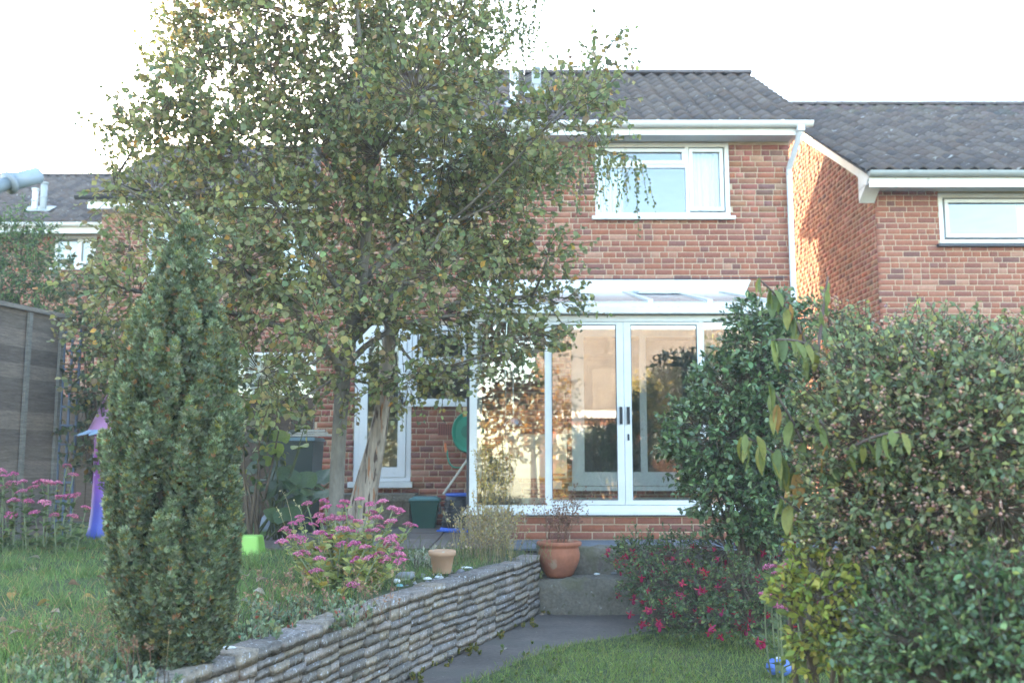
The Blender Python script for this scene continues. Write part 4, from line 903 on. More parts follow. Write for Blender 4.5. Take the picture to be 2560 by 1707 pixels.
def fuchsia_mesh(col):
    b = MB(); b.lathe([(.002, 0), (.004, -.012), (.004, -.022), (.010, -.032), (.008, -.044), (.002, -.048)], (0, 0, 0), 6, (col[0] * .7, col[1] * .6, col[2] * 1.3))
    for k in range(4):
        a = math.pi / 2 * k + .3; d = np.array([math.cos(a), math.sin(a), 0]); s = np.array([-d[1], d[0], 0])
        b.add([(0, 0, -.02), d * .014 - s * .006 + (0, 0, -.024), d * .030 + (0, 0, -.016), d * .014 + s * .006 + (0, 0, -.024)], [(0, 1, 2, 3)], col)
    o = b.build('flower', M['petal']); me = o.data; bpy.data.objects.remove(o); return me
FM = [fuchsia_mesh(c) for c in ((.45, .03, .055), (.36, .025, .045), (.50, .05, .09))]
off = wl(fu)
for i in range(150):
    k = r_.integers(len(fc_)); u = rdir(1, r_)[0]; u[1] = -abs(u[1]); u[2] = u[2] * .7 - .1; p = fc_[k] + u * frd[k] * r_.uniform(1.1, 1.5)
    o = bpy.data.objects.new('flower', FM[r_.integers(3)]); o.location = p - off; o.rotation_euler = (r_.normal(0, .35), r_.normal(0, .35), r_.uniform(0, 6)); s_ = r_.uniform(.9, 1.5); o.scale = (s_,) * 3; link(o, fu)
shrub('elder_bush', 'feathery green bush rising above the left fence', [(30, 640, 70, 60, 11.2), (90, 620, 50, 50, 11.3), (60, 560, 35, 35, 11.4), (30, 720, 70, 60, 11.0), (100, 700, 50, 60, 11.0), (-40, 620, 60, 90, 11.2), (-30, 740, 60, 60, 11.0), (110, 760, 40, 50, 10.9)],
      9, 10, .22, .075, [(.07, .13, .055), (.05, .10, .05), (.10, .16, .07), (.035, .07, .04)], [4, 4, 3, 2], SLIM, 'leaf', np.array([-5.5, 11.0, .4]), 206, up=.35)
shrub('climbing_shrub', 'tangled leafy climber growing beside the blue trellis', [(200, 760, 50, 50, 10.3), (230, 850, 55, 60, 10.2), (210, 950, 45, 60, 10.3), (250, 1000, 50, 60, 10.1), (200, 1060, 40, 60, 10.4), (240, 1130, 45, 60, 10.3), (290, 900, 60, 70, 10.0), (190, 700, 50, 50, 10.5), (320, 1000, 60, 90, 10.4), (400, 950, 80, 120, 10.6), (500, 1000, 80, 120, 10.8)],
      3.5, 8, .2, .075, [(.06, .09, .05), (.045, .07, .045), (.10, .10, .05), (.13, .11, .08), (.18, .15, .05)], [4, 4, 2, 1.5, .6], ROUND, 'leaf', np.array([-4.3, 10.4, .45]), 207)
shrub('shaded_vine', 'shaded climber with gnarled bare stems behind the conifer', [(610, 1050, 50, 60, 9.2), (650, 1010, 60, 50, 9.2), (700, 1060, 50, 50, 9.3), (600, 1150, 40, 60, 9.2), (660, 1120, 40, 40, 9.3)],
      2.5, 7, .2, .085, [(.05, .08, .045), (.04, .065, .04), (.09, .12, .04), (.14, .17, .04)], [4, 4, 2, 1], ROUND, 'leaf', np.array([-2.45, 9.2, .45]), 208, cat='climber')
# ------------------------------------------------------------------ branch with long drooping leaves
rl = np.random.default_rng(301)
dl = thing('drooping_sapling', 'sapling with long drooping yellow green leaves at the left side of the berry bush', 'sapling', tuple(PZ(2060, 1640, .03)))
LM = []
for c in ((.115, .155, .055), (.09, .13, .05), (.15, .17, .055), (.22, .14, .05), (.075, .115, .055)):
    V0, T0 = SLIM; n = 9; V = []; T = []
    for i in range(n):
        t_ = i / (n - 1); wd = .17 * math.sin(math.pi * min(1, t_ * .93 + .05)) ** .8; z = -.55 * t_ ** 2; V += [(-wd, t_, z + .06), (0, t_, z), (wd, t_, z + .06)]
    for i in range(n - 1):
        for k in range(2): a = i * 3 + k; T.append((a, a + 1, a + 4, a + 3))
    LM.append(npmesh('leaf', V, T, M['leaf'], np.tile(np.array(c), (len(V), 1)), True))
off = wl(dl); sm = MB(); bpt = np.array(dl.location)
brs = [((2010, 1230, 3.5), (1990, 1150, 3.45), (1860, 1090, 3.4), 20, .125), ((2030, 1180, 3.5), (2000, 1060, 3.45), (1920, 960, 3.4), 14, .105), ((2040, 950, 3.55), (2010, 790, 3.5), (1900, 700, 3.45), 22, .10), ((2050, 900, 3.5), (2030, 840, 3.4), (1930, 850, 3.35), 14, .10), ((2070, 1250, 3.45), (2100, 1130, 3.3), (2050, 1050, 3.2), 10, .10), ((2050, 1340, 3.5), (2010, 1280, 3.4), (1950, 1240, 3.4), 9, .11), ((2080, 1150, 3.4), (2180, 1080, 3.1), (2250, 1080, 2.95), 9, .10), ((2040, 920, 3.5), (2060, 760, 3.5), (2070, 690, 3.5), 8, .07)]
sm.tube(bez(bpt, P(2090, 1300, 3.6), P(2040, 880, 3.55), 9), np.linspace(.014, .006, 9), 6, (.16, .12, .10))
for a, b_, c, k, L in brs:
    q = bez(P(*a), P(*b_), P(*c), 10); sm.tube(q, np.linspace(.008, .003, 10), 5, (.15, .11, .10))
    for i in range(k):
        t_ = (i + rl.uniform(.2, .9)) / k; p = q[min(9, int(2 + t_ * 8))] + rl.normal(0, .008, 3)
        o = bpy.data.objects.new('leaf', LM[rl.choice(5, p=(.3, .25, .2, .08, .17))]); o.location = p - off
        d = Vector((rl.normal(-.15, .38), rl.normal(-.2, .35), rl.uniform(-1.0, -.35))).normalized(); o.rotation_euler = d.to_track_quat('Y', 'Z').to_euler(); s_ = L * rl.uniform(.5, .95); o.scale = (s_ * rl.uniform(.85, 1.3), s_, s_); link(o, dl)
sm.build('stem', M['bark'], dl, True)

# ------------------------------------------------------------------ sedums
def head_mesh(col, seed):
    r = np.random.default_rng(seed); N = 95; u = rdir(N, r); u[:, 2] = np.abs(u[:, 2]); p = u * np.array([1, 1, .5]) * r.uniform(.82, 1.05, (N, 1)); p += .10 * np.sin(p[:, [1, 0, 1]] * 5 + seed)
    V0 = np.array([(1, 0, 0), (-1, 0, 0), (0, 1, 0), (0, -1, 0), (0, 0, 1.2), (0, 0, -.6)]) * .135; T0 = np.array([(0, 2, 4), (2, 1, 4), (1, 3, 4), (3, 0, 4), (2, 0, 5), (1, 2, 5), (3, 1, 5), (0, 3, 5)])
    V = (p[:, None] + V0[None]).reshape(-1, 3); T = (T0[None] + (np.arange(N) * 6)[:, None, None]).reshape(-1, 3)
    c = np.repeat(pal(N, [col, (col[0] * .75, col[1] * .7, col[2] * .75), (col[0] * 1.15, col[1] * 1.5, col[2] * 1.2)], [3, 2, 1.5], .12, r), 6, 0)
    return npmesh('flower_head', V, T, M['petal'], c)
HM = [head_mesh(c, i) for i, c in enumerate([(.60, .15, .32), (.55, .13, .29), (.64, .20, .36), (.48, .14, .25)])]
def sedum(label, heads, Yf, base, hr, lcols, seed, spread, nleaf=10, group='pink flowering sedums', lw=(4, 3, 3, 1)):
    r = np.random.default_rng(seed); root = thing('sedum_plant', label, 'flower', tuple(base), group); off = wl(root); sm = MB(); pos, dd, nn, sz = [], [], [], []
    for (px, py) in heads:
        p = P(px, py, Yf(px, py) + r.normal(0, .06)); o = bpy.data.objects.new('flower_head', HM[r.integers(4)]); o.location = p - off; s_ = hr * r.uniform(.8, 1.25); o.scale = (s_ * r.uniform(.9, 1.25), s_, s_); o.rotation_euler = (r.normal(0, .2), r.normal(0, .2), r.uniform(0, 6)); link(o, root)
        g = np.array([base[0] + (p[0] - base[0]) * spread + r.normal(0, .03), base[1] + (p[1] - base[1]) * .6, base[2]]); q = bez(g, (g + p) / 2 + (r.normal(0, .02), r.normal(0, .02), .04), p, 7); sm.tube(q, np.linspace(.006, .004, 7), 5, (.20, .22, .12))
        for k in range(nleaf):
            t_ = r.uniform(.08, .93); a = r.uniform(0, 6.28); i = min(5, int(t_ * 6)); pos.append(q[i] + (q[i + 1] - q[i]) * (t_ * 6 - i)); dd.append((math.cos(a), math.sin(a), r.uniform(.1, .9))); nn.append((-math.cos(a) * .4, -math.sin(a) * .4, 1)); sz.append(r.uniform(.045, .085) * (1.15 - .4 * t_))
        for k in range(5):
            a = r.uniform(0, 6.28); e = p + np.array([math.cos(a), math.sin(a), .1]) * s_ * .6; sm.tube([p - (0, 0, s_ * .7), e], [.002, .0015], 4, (.22, .22, .13))
    sm.build('stems', M['bark'], root)['kind'] = 'stuff'; N = len(pos)
    v, t, c = scatter(OVAL, np.array(pos), np.array(dd), np.array(nn) + r.normal(0, .25, (N, 3)), np.array(sz), pal(N, lcols, lw, .16, r), r.uniform(1.2, 1.7, N)); o = npobj('leaves', v, t, M['leaf'], root, c); o['kind'] = 'stuff'
    return root
H1 = [(660, 315), (825, 290), (1025, 295), (1005, 345), (1175, 268), (1275, 320), (1395, 295), (1500, 365), (1560, 385), (1285, 410), (585, 440), (585, 480), (515, 510), (720, 520), (795, 480), (890, 455), (930, 470), (990, 455), (1050, 450), (1155, 488), (1330, 455), (1480, 490), (1645, 510), (1685, 530), (430, 563), (475, 585), (515, 645), (600, 665), (410, 690), (760, 595), (800, 610), (915, 640), (1010, 567), (1115, 585), (1270, 580), (1330, 572), (1370, 535), (1370, 662), (1480, 655), (1510, 685), (990, 712), (1120, 712), (1230, 738), (570, 808), (640, 795), (780, 760), (785, 855), (1255, 845), (1145, 870), (1355, 815), (1425, 858), (1515, 820), (1570, 875), (1570, 810), (745, 978), (1108, 1112), (1425, 735), (1545, 750), (770, 430), (845, 350)]
H1 = [(600 + x / 3.92, 1180 + y / 3.92) for x, y in H1]
SG = [(.27, .32, .15), (.22, .28, .13), (.33, .36, .17), (.36, .28, .11)]
sedum('large clump of bright pink flowering sedum at the top of the stone wall', H1, lambda x, y: 6.75 - (y - 1245) / 230 * .95, np.array([-1.08, 6.15, .46]), .036, SG, 11, .45, 15)
H2 = [(372, 367), (408, 415), (75, 412), (20, 423), (70, 462), (15, 485), (268, 460), (228, 462), (182, 487), (318, 462), (338, 541), (383, 535), (420, 530), (78, 560), (155, 564), (247, 572), (190, 625), (402, 648), (478, 597), (125, 455), (120, 510), (-20, 400), (-60, 450), (5, 395), (-50, 520), (60, 640), (300, 640)]
H2 = [(x / 2.217, 1000 + y / 2.217) for x, y in H2]
sedum('clump of dull pink flowering sedum in front of the wooden fence', H2, lambda x, y: 8.75 - (y - 1165) / 110 * .3, np.array([-3.98, 8.45, .46]), .046, [(.09, .14, .07), (.12, .17, .08), (.07, .11, .06), (.15, .16, .07)], 12, .85, 16)
H3 = [(1925, 1420), (1945, 1435), (1935, 1480), (1975, 1410), (1950, 1520), (1915, 1488)]
sedum('few dusky pink sedum heads between the fuchsia and the golden shrub', H3, lambda x, y: 5.3, np.array([1.5, 5.4, .02]), .036, [(.09, .13, .07), (.10, .15, .07), (.07, .11, .06), (.10, .12, .06)], 13, .7, 10)

# ------------------------------------------------------------------ big leaved squash plant in the shade
rq = np.random.default_rng(401); sq = thing('squash_plant', 'dark plant with big round leaves in the shade left of the grey trunk', 'plant', (-2.35, 9.8, .46)); off = wl(sq); sm = MB()
QM = []
for c in ((.045, .08, .045), (.06, .10, .05), (.14, .20, .045), (.05, .085, .055)):
    V = [(0, .0, 0)]; n = 14
    for i in range(n):
        a = 2 * math.pi * i / n; rr_ = .5 * (1 - .35 * math.exp(-((a - math.pi * 1.5) / .35) ** 2)) * (1 + .05 * math.sin(5 * a)); V.append((rr_ * math.cos(a), rr_ * math.sin(a) + .2, .07 * math.sin(3 * a) + .06))
    QM.append(npmesh('leaf', V, [(0, 1 + i, 1 + (i + 1) % n) for i in range(n)], M['leaf'], np.tile(np.array(c), (len(V), 1)), True))
for (px, py, Y, k) in [(680, 1195, 9.6, 0), (720, 1200, 9.5, 0), (760, 1215, 9.6, 1), (700, 1225, 9.4, 3), (740, 1232, 9.4, 0), (780, 1240, 9.5, 1), (670, 1245, 9.3, 0), (705, 1250, 9.2, 1), (800, 1205, 9.8, 3), (655, 1205, 9.6, 3), (755, 1262, 9.3, 0), (690, 1295, 9.1, 1), (640, 1230, 9.5, 0), (815, 1225, 9.7, 1), (830, 1200, 9.9, 0), (750, 1120, 9.4, 2), (700, 1100, 9.4, 2), (690, 1130, 9.3, 2), (760, 1070, 9.3, 2), (660, 1160, 9.4, 2), (645, 1110, 9.5, 0), (720, 1300, 9.0, 0), (625, 1180, 9.5, 3), (800, 1245, 9.4, 3)]:
    p = P(px, py, Y); o = bpy.data.objects.new('leaf', QM[k]); o.location = p - off; s_ = rq.uniform(.19, .29) * (.75 if k == 2 else 1); o.scale = (s_,) * 3; o.rotation_euler = (rq.uniform(.2, .9), rq.normal(0, .3), rq.normal(0, .8)); link(o, sq)
    sm.tube(bez((-2.35 + rq.normal(0, .2), 9.8, .46), p * .5 + np.array([-2.35, 9.8, .6]) * .5, p, 5), [.01, .009, .008, .007, .005], 5, (.10, .12, .06))
sm.build('stems', M['bark'], sq, True)

# ------------------------------------------------------------------ grass
def grass(name, label, pts, h, wd, cols, wts, seed, lean=.5):
    r = np.random.default_rng(seed); N = len(pts); d = unit(np.array([0, 0, 1.]) + r.normal(0, lean, (N, 3)) * (1, 1, .1)); hh = h * np.exp(r.normal(0, .3, N)); n_ = unit(r.normal(0, 1, (N, 3)) * (1, 1, .1))
    v, t, c = scatter(BLADE, pts, d, n_, hh, pal(N, cols, wts, .2, r), wd / hh); o = npobj(name, v, t, M['grass'], None, c); o['kind'] = 'stuff'; tag(o, label, 'grass'); return o
rg = np.random.default_rng(501)
def pts_on(n, x0, x1, y0, y1, zf, keep=None, pw=1.0):
    x = rg.uniform(x0, x1, n); y = y0 + (y1 - y0) * rg.random(n) ** pw
    m_ = (np.abs(x) < y * .58 + .2)
    if keep is not None: m_ &= keep(x, y)
    x, y = x[m_], y[m_]; return np.stack([x, y, np.array([zf(a, b) for a, b in zip(x, y)])], 1)
GC = [(.095, .165, .06), (.078, .135, .055), (.12, .19, .075), (.22, .20, .10)]
pts = pts_on(130000, -6.5, 0, 3.2, 11.5, lambda x, y: upz(x, y) - .01, lambda x, y: (x < wallx(y) - .26) & (x < -.15) & ((y < 8.7) | (x < -2.65)) & (np.sin(2.3 * x + 1) * np.sin(1.9 * y) + rg.normal(0, .5, len(x)) > -.75), 1.6)
grass('lawn_grass', 'rough grass of the upper lawn around the conifer and the trees', pts, .055, .0045, GC, [5, 4, 3, 1.6], 1)
pts = pts_on(60000, -.3, 3.2, 4.3, 7.2, lambda x, y: lz(x, y) - .008, lambda x, y: (x > ledge(y) - .03 + rg.normal(0, .05, len(x))) & (y < ymax + rg.normal(0, .05, len(x))), 1.2)
grass('lower_grass', 'short mown grass of the lower lawn beside the path', pts, .034, .004, [(.125, .185, .06), (.10, .155, .05), (.16, .21, .07), (.21, .21, .09)], [5, 4, 3, .8], 2)
tu = np.concatenate([np.stack([rg.normal(cx, .045, 160), rg.normal(cy, .045, 160), np.full(160, upz(cx, cy) - .01)], 1) for cx, cy in [PZ(*q, .47)[:2] for q in [(60, 1490), (150, 1520), (20, 1430), (210, 1450), (110, 1440), (640, 1420), (700, 1500), (90, 1600), (230, 1530), (170, 1400), (40, 1640), (590, 1480)]]])
grass('grass_tufts', 'taller dark grass tufts scattered over the upper lawn', tu, .095, .0045, GC, [6, 5, 3, 1.5], 3)
# dry grass and seed stalks in the foreground border
def stalks(name, label, bases, h, lean, cols, seed, rad=.0016, tips=None, nseg=4, cat='dry plant', bend=.3):
    r = np.random.default_rng(seed); root = thing(name, label, cat, tuple(bases.mean(0))); A, B, Cc = [], [], []; P2, D2 = [], []
    for b in bases:
        L = h * r.uniform(.5, 1.2); a = r.uniform(0, 6.28); ln = abs(r.normal(0, lean)); top = b + (math.cos(a) * L * ln, math.sin(a) * L * ln, L); mid = (b + top) / 2 + (0, 0, L * .12); end = top + np.array([math.cos(a), math.sin(a), -.4]) * L * bend * r.random()
        q = bez(b, mid + (top - mid) * .5, end, nseg + 1)
        for i in range(nseg): A.append(q[i]); B.append(q[i + 1])
        P2.append(end); D2.append(q[-1] - q[-2])
    v, t = tubes_fast(np.array(A), np.array(B), rad, rad * .8); N = len(A); c = np.repeat(pal(N, cols, [1] * len(cols), .15, r), 9, 0); parts = [(v, t, c)]
    if tips:
        n, s, L, tc = tips; P2 = np.repeat(np.array(P2), n, 0); D2 = unit(np.repeat(np.array(D2), n, 0)); P2 = P2 - D2 * L * r.random((len(P2), 1)) + r.normal(0, s * .4, P2.shape); N = len(P2)
        parts.append(scatter(BIRCH, P2, unit(D2 + r.normal(0, .6, (N, 3))), rdir(N, r), s * r.uniform(.6, 1.2, N), pal(N, tc, [1] * len(tc), .2, r)))
    v, t, c = merge(parts); o = npobj('stalks', v, t, M['dryleaf'], root, c); o['kind'] = 'stuff'; return root
DRY = [(.34, .25, .14), (.28, .20, .12), (.24, .16, .11)]
ra = np.random.default_rng(601)
def along(pxr, pyr, n, z=.46): return np.array([PZ(ra.uniform(*pxr), ra.uniform(*pyr), z) for _ in range(n)])
stalks('dry_grass', 'bleached dry grass stalks in the left foreground border', along((10, 420), (1560, 1720), 110), .17, .9, DRY, 1, .0012, (10, .012, .05, DRY), bend=.5)
stalks('seed_head_plant', 'brown dried seed heads on thin stems left of the conifer', along((100, 420), (1640, 1730), 20), .16, .25, [(.22, .12, .09), (.27, .15, .11)], 2, .0016, (12, .013, .02, [(.28, .18, .13), (.24, .15, .11)]), bend=.05)
stalks('dry_stems', 'thin dried stems along the top of the wall in front of the pink sedum', along((640, 1000), (1500, 1570), 60), .20, .35, [(.26, .19, .12), (.22, .13, .10)], 3, .0014, (9, .016, .03, [(.30, .18, .13), (.35, .24, .16)]), bend=.1)
stalks('nodding_grass', 'tall pale nodding grass stalk in front of the grey rock', np.array([PZ(745, 1440, .46), PZ(770, 1450, .46), PZ(760, 1445, .46)]), .62, .15, [(.42, .38, .22)], 14, .002, (6, .02, .1, [(.45, .38, .24)]), bend=.25, cat='grass')
lv = stalks('dried_lavender', 'tall straw coloured dried lavender at the corner of the conservatory', np.concatenate([along((1140, 1290), (1370, 1415), 230, .47), along((1190, 1280), (1350, 1400), 60, .47)]), .36, .28, [(.30, .25, .17), (.24, .20, .15), (.34, .28, .15)], 4, .0019, (11, .022, .09, [(.34, .29, .20), (.28, .24, .19), (.38, .30, .13)]), bend=.05)
stalks('tall_dry_weed', 'tall yellowish dried weed rising in front of the glass', along((1190, 1270), (1360, 1400), 34, .47), .85, .13, [(.33, .27, .12), (.28, .22, .12)], 5, .002, (26, .022, .40, [(.36, .29, .10), (.30, .25, .12), (.42, .30, .09)]), bend=.05)
stalks('fringe_grass', 'green grass tuft at the patio edge behind the terracotta pots', along((1000, 1390), (1385, 1410), 90, .47), .16, .5, [(.14, .18, .07), (.20, .20, .09)], 6, .002, None, bend=.3, cat='grass')
# grey green succulent border at the bottom left and along the wall top
def border(name, label, areas, size, cols, wts, seed, tpl=OVAL, z=.46, h=.10, cat='plant', per=14, m='leaf'):
    r = np.random.default_rng(seed); bs_ = np.concatenate([np.array([PZ(r.uniform(a, b), r.uniform(c, d), z) for _ in range(n)]) for (a, b, c, d, n) in areas]); root = thing(name, label, cat, tuple(bs_.mean(0)))
    N = len(bs_) * per; p = np.repeat(bs_, per, 0); t_ = r.random((N, 1)); dirs = np.repeat(unit(np.array([0, 0, 1.]) + r.normal(0, .4, (len(bs_), 3))), per, 0); hh = np.repeat(h * r.uniform(.5, 1.3, (len(bs_), 1)), per, 0)
    p = p + dirs * hh * t_; d = unit(dirs * .8 + rdir(N, r) * .8 + (0, 0, .2)); v, t, c = scatter(tpl, p, d, unit(rdir(N, r) + (0, 0, .5)), size * r.uniform(.6, 1.2, N), pal(N, cols, wts, .2, r))
    o = npobj('leaves', v, t, M[m], root, c); o['kind'] = 'stuff'
    A = bs_; B = bs_ + unit(np.array([0, 0, 1.]) + np.zeros((len(bs_), 3))) * h * .8; v2, t2 = tubes_fast(A, B, .003, .002); o = npobj('stems', v2, t2, M['twig'], root); o['kind'] = 'stuff'; return root
border('clover', 'patches of small round clover leaves in the lower lawn', [(1250, 1750, 1610, 1740, 60), (1560, 1700, 1570, 1620, 20)], .017, [(.09, .15, .05), (.12, .17, .06), (.16, .16, .06)], [3, 2, .6], 25, ROUND, z=.035, h=.022, per=16)
GG = [(.13, .19, .14), (.10, .15, .11), (.17, .23, .17), (.16, .17, .10)]
border('stonecrop', 'grey green stonecrop filling the bottom left foreground border', [(180, 430, 1660, 1760, 90), (0, 200, 1680, 1770, 50), (60, 330, 1610, 1650, 12)], .028, GG, [4, 4, 3, 1.5], 21, h=.085)
border('wall_top_plants', 'grey green trailing plants along the top edge of the stone wall', [(620, 930, 1520, 1570, 110), (560, 720, 1560, 1620, 60)], .030, GG + [(.25, .08, .07)], [4, 4, 3, 2, .5], 22, h=.075)
border('silver_lavender', 'small silvery lavender tuft beside the little terracotta pot', [(1035, 1100, 1400, 1430, 46)], .034, [(.20, .24, .22), (.15, .19, .17), (.24, .27, .24)], [1, 1, 1], 23, SLIM, h=.13, per=20)
border('moss_tufts', 'mossy weeds along the foot of the stone wall', [(1000, 1060, 1680, 1715, 10), (1060, 1130, 1640, 1670, 14), (1120, 1200, 1608, 1640, 18), (1190, 1270, 1575, 1600, 18), (1270, 1340, 1545, 1570, 22), (1335, 1390, 1520, 1540, 14), (1390, 1560, 1514, 1524, 10)], .024, [(.14, .15, .04), (.20, .17, .05), (.09, .12, .04)], [2, 1, 1.5], 24, z=.005, h=.03, cat='moss', per=26)

# ------------------------------------------------------------------ pots
def potshape(root, prof, c, n=40, m='terracotta', name='pot'):
    return MB().lathe(prof, c, n).build(name, M[m], root, True)
pc = np.array([.412, 8.56, .285]); pot = thing('terracotta_pot', 'large round bellied terracotta pot standing on the concrete step', 'plant pot', tuple(pc))
R_ = .185
potshape(pot, [(0, .003), (.095, .003), (.105, .0), (.125, .03), (.155, .09), (.178, .15), (.182, .20), (.172, .245), (.168, .262), (.192, .270), (.198, .283), (.196, .300), (.186, .308), (.172, .306), (.162, .295), (.160, .262), (.168, .235)], pc)
MB().lathe([(0, .250), (.08, .256), (.165, .246)], pc, 24).build('soil', M['soil'], pot, True)
dp_ = thing('dead_shrub', 'leafless brown dead shrub growing in the large terracotta pot', 'dead plant', tuple(pc + (0, 0, .25))); rdp = np.random.default_rng(8); tw = MB(); A, B, TP = [], [], []
def grow(p, d, L, r0, lev):
    n = 4; q = [p]; dd = np.array(d)
    for i in range(n): dd = unit(dd + rdp.normal(0, .10, 3) + np.array([0, 0, .05])); q.append(q[-1] + dd * L / n)
    for i in range(n): A.append((q[i], r0)); B.append((q[i + 1], r0 * .8))
    if lev > 0:
        for k in range(3 if lev > 1 else 4):
            i = rdp.integers(1, n + 1); grow(q[i], unit(dd + rdp.normal(0, .42, 3)), L * rdp.uniform(.5, .8), r0 * .62, lev - 1)
    else: TP.append(q[-1]); TP.append(q[-2])
for k in range(9):
    a = rdp.uniform(0, 6.28); grow(pc + (rdp.normal(0, .03), rdp.normal(0, .03), .25), unit(np.array([math.cos(a) * .38, math.sin(a) * .3, 1.])), rdp.uniform(.22, .34), .0042, 2)
v, t = tubes_fast(np.array([a[0] for a in A]), np.array([b[0] for b in B]), np.array([a[1] for a in A]), np.array([b[1] for b in B])); o = npobj('twigs', v, t, M['dryleaf'], dp_, np.tile(np.array((.24, .15, .11)), (len(v), 1))); o['kind'] = 'stuff'
tp = np.repeat(np.array(TP), 3, 0) + rdp.normal(0, .012, (len(TP) * 3, 3)); N = len(tp); v, t, c = scatter(BIRCH, tp, unit(rdp.normal(0, 1, (N, 3)) + (0, 0, -.3)), rdir(N, rdp), .021, pal(N, [(.25, .13, .10), (.20, .11, .09), (.30, .19, .12)], [1, 1, 1], .2, rdp)); o = npobj('withered_leaves', v, t, M['dryleaf'], dp_, c); o['kind'] = 'stuff'
p2 = PZ(1105, 1432, .48); pot2 = thing('terracotta_pot', 'small pale terracotta pot half hidden behind silver lavender', 'plant pot', tuple(p2))
potshape(pot2, [(0, .0), (.062, .0), (.066, .005), (.088, .125), (.098, .127), (.102, .160), (.097, .164), (.090, .162), (.086, .145)], p2, 32, 'terra_pale'); MB().lathe([(0, .142), (.087, .140)], p2, 20).build('soil', M['soil'], pot2)
# ------------------------------------------------------------------ stones, pebbles, fallen leaves
def rockmesh(seed, col, n=10, sq=(1, 1, .7), rough=.12):
    r = np.random.default_rng(seed); V = []; m_ = 7
    ph = r.uniform(0, 6, 9)
    for i in range(m_):
        th = math.pi * i / (m_ - 1)
        for k in range(n):
            a = 2 * math.pi * k / n; u = np.array([math.sin(th) * math.cos(a), math.sin(th) * math.sin(a), math.cos(th)]); f = 1 + rough * (math.sin(3 * u[0] + ph[0]) + math.sin(4 * u[1] + ph[1]) + math.sin(3 * u[2] + ph[2] + 2 * u[0]))
            V.append(u * f * sq * .5)
    T = [(i * n + k, i * n + (k + 1) % n, (i + 1) * n + (k + 1) % n, (i + 1) * n + k) for i in range(m_ - 1) for k in range(n)]
    return npmesh('pebble', V, T, M['rock'], np.tile(np.array(col), (len(V), 1)), True)
PM = [rockmesh(i, c) for i, c in enumerate([(.30, .29, .28), (.24, .23, .23), (.42, .41, .39), (.20, .19, .20), (.36, .32, .28)])]
rp = np.random.default_rng(31)
for i in range(34):
    p = PZ(rp.uniform(985, 1110), rp.uniform(1438, 1472), .468) if i < 26 else PZ(rp.uniform(1110, 1200), rp.uniform(1420, 1440), .468)
    o = bpy.data.objects.new('pebble', PM[rp.integers(5)]); s_ = rp.uniform(.02, .055); o.location = p + (0, 0, s_ * .2); o.scale = (s_ * 1.3, s_, s_); o.rotation_euler = (rp.normal(0, .3), rp.normal(0, .3), rp.uniform(0, 6)); C.objects.link(o); tag(o, 'grey pebble lying on the border between the sedum and the small pot', 'pebble', 'pebbles by the small pot')
WM = rockmesh(40, (.75, .75, .74), rough=.06); TL = rockmesh(41, (.22, .42, .42), rough=.05); BG = rockmesh(42, (.27, .27, .28), rough=.10)
def rock(me, p, s, label, name='stone', cat='stone', rot=0.):
    o = bpy.data.objects.new(name, me); o.location = p; o.scale = s; o.rotation_euler = (0, 0, rot); C.objects.link(o); return tag(o, label, cat)
rock(WM, PZ(992, 1452, .50), (.05, .05, .05), 'white stone next to the right foot of the pink sedum'); rock(TL, PZ(998, 1464, .485), (.055, .05, .045), 'turquoise stone at the right foot of the pink sedum')
rock(WM, PZ(1068, 1446, .485), (.065, .05, .035), 'white flat stone in front of the silver lavender', rot=.4); rock(WM, PZ(1095, 1442, .483), (.05, .04, .03), 'small white stone right in front of the small terracotta pot')
rock(WM, PZ(1165, 1418, .49), (.08, .05, .025), 'flat pale stone on the wall top right of the small pot'); rock(WM, PZ(568, 1618, .505), (.075, .04, .02), 'white shard lying on the near top of the stone wall'); rock(BG, PZ(1012, 1440, .50), (.12, .1, .09), 'large grey pebble behind the turquoise stone')
rock(WM, PZ(1492, 1434, .30), (.055, .04, .03), 'white pebble on the lower step right of the big pot'); rock(BG, PZ(1535, 1432, .305), (.05, .045, .035), 'grey pebble on the lower step beside the fuchsia')
border('step_weeds', 'small weeds and moss growing along the back of the lower step', [(1462, 1570, 1424, 1432, 16), (1335, 1362, 1440, 1450, 8)], .022, [(.12, .15, .05), (.09, .12, .045), (.18, .16, .06)], [2, 2, 1], 26, z=.29, h=.035, cat='moss', per=18)
rg_ = PZ(668, 1330, .47); me = rockmesh(43, (.24, .26, .30), 12, (1, .6, 1.6), .05)
for v in me.vertices: k = max(0.05, .55 - v.co.z * .62); v.co.x *= k * 1.5; v.co.y *= k * 1.5
rock(me, rg_ + (0, 0, .07), (.34, .3, .22), 'pointed blue grey rock standing left of the pink sedum', 'rock', 'rock')
FLM = []
for c in ((.34, .26, .20), (.26, .17, .12), (.42, .36, .32), (.36, .22, .08)):
    V0, T0 = leaf_tpl(.65, .35, .25); FLM.append(npmesh('fallen_leaf', V0, T0, M['dryleaf'], np.tile(np.array(c), (len(V0), 1))))
spots_ = [(100, 1395), (185, 1400), (215, 1370), (75, 1420), (205, 1490), (90, 1575), (85, 1560), (60, 1580), (170, 1460), (125, 1500), (640, 1455), (635, 1475), (620, 1440), (660, 1490), (600, 1500), (150, 1530), (30, 1480), (230, 1395), (690, 1450), (720, 1470), (240, 1440), (20, 1550)]
for (px, py) in spots_:
    o = bpy.data.objects.new('fallen_leaf', FLM[rp.integers(4)]); o.location = PZ(px, py, .515); s_ = rp.uniform(.06, .10); o.scale = (s_,) * 3; o.rotation_euler = (rp.normal(0, .3), rp.normal(0, .3), rp.uniform(0, 6)); C.objects.link(o); tag(o, 'dry fallen leaf lying on the upper lawn grass', 'leaf', 'fallen leaves on the upper lawn')
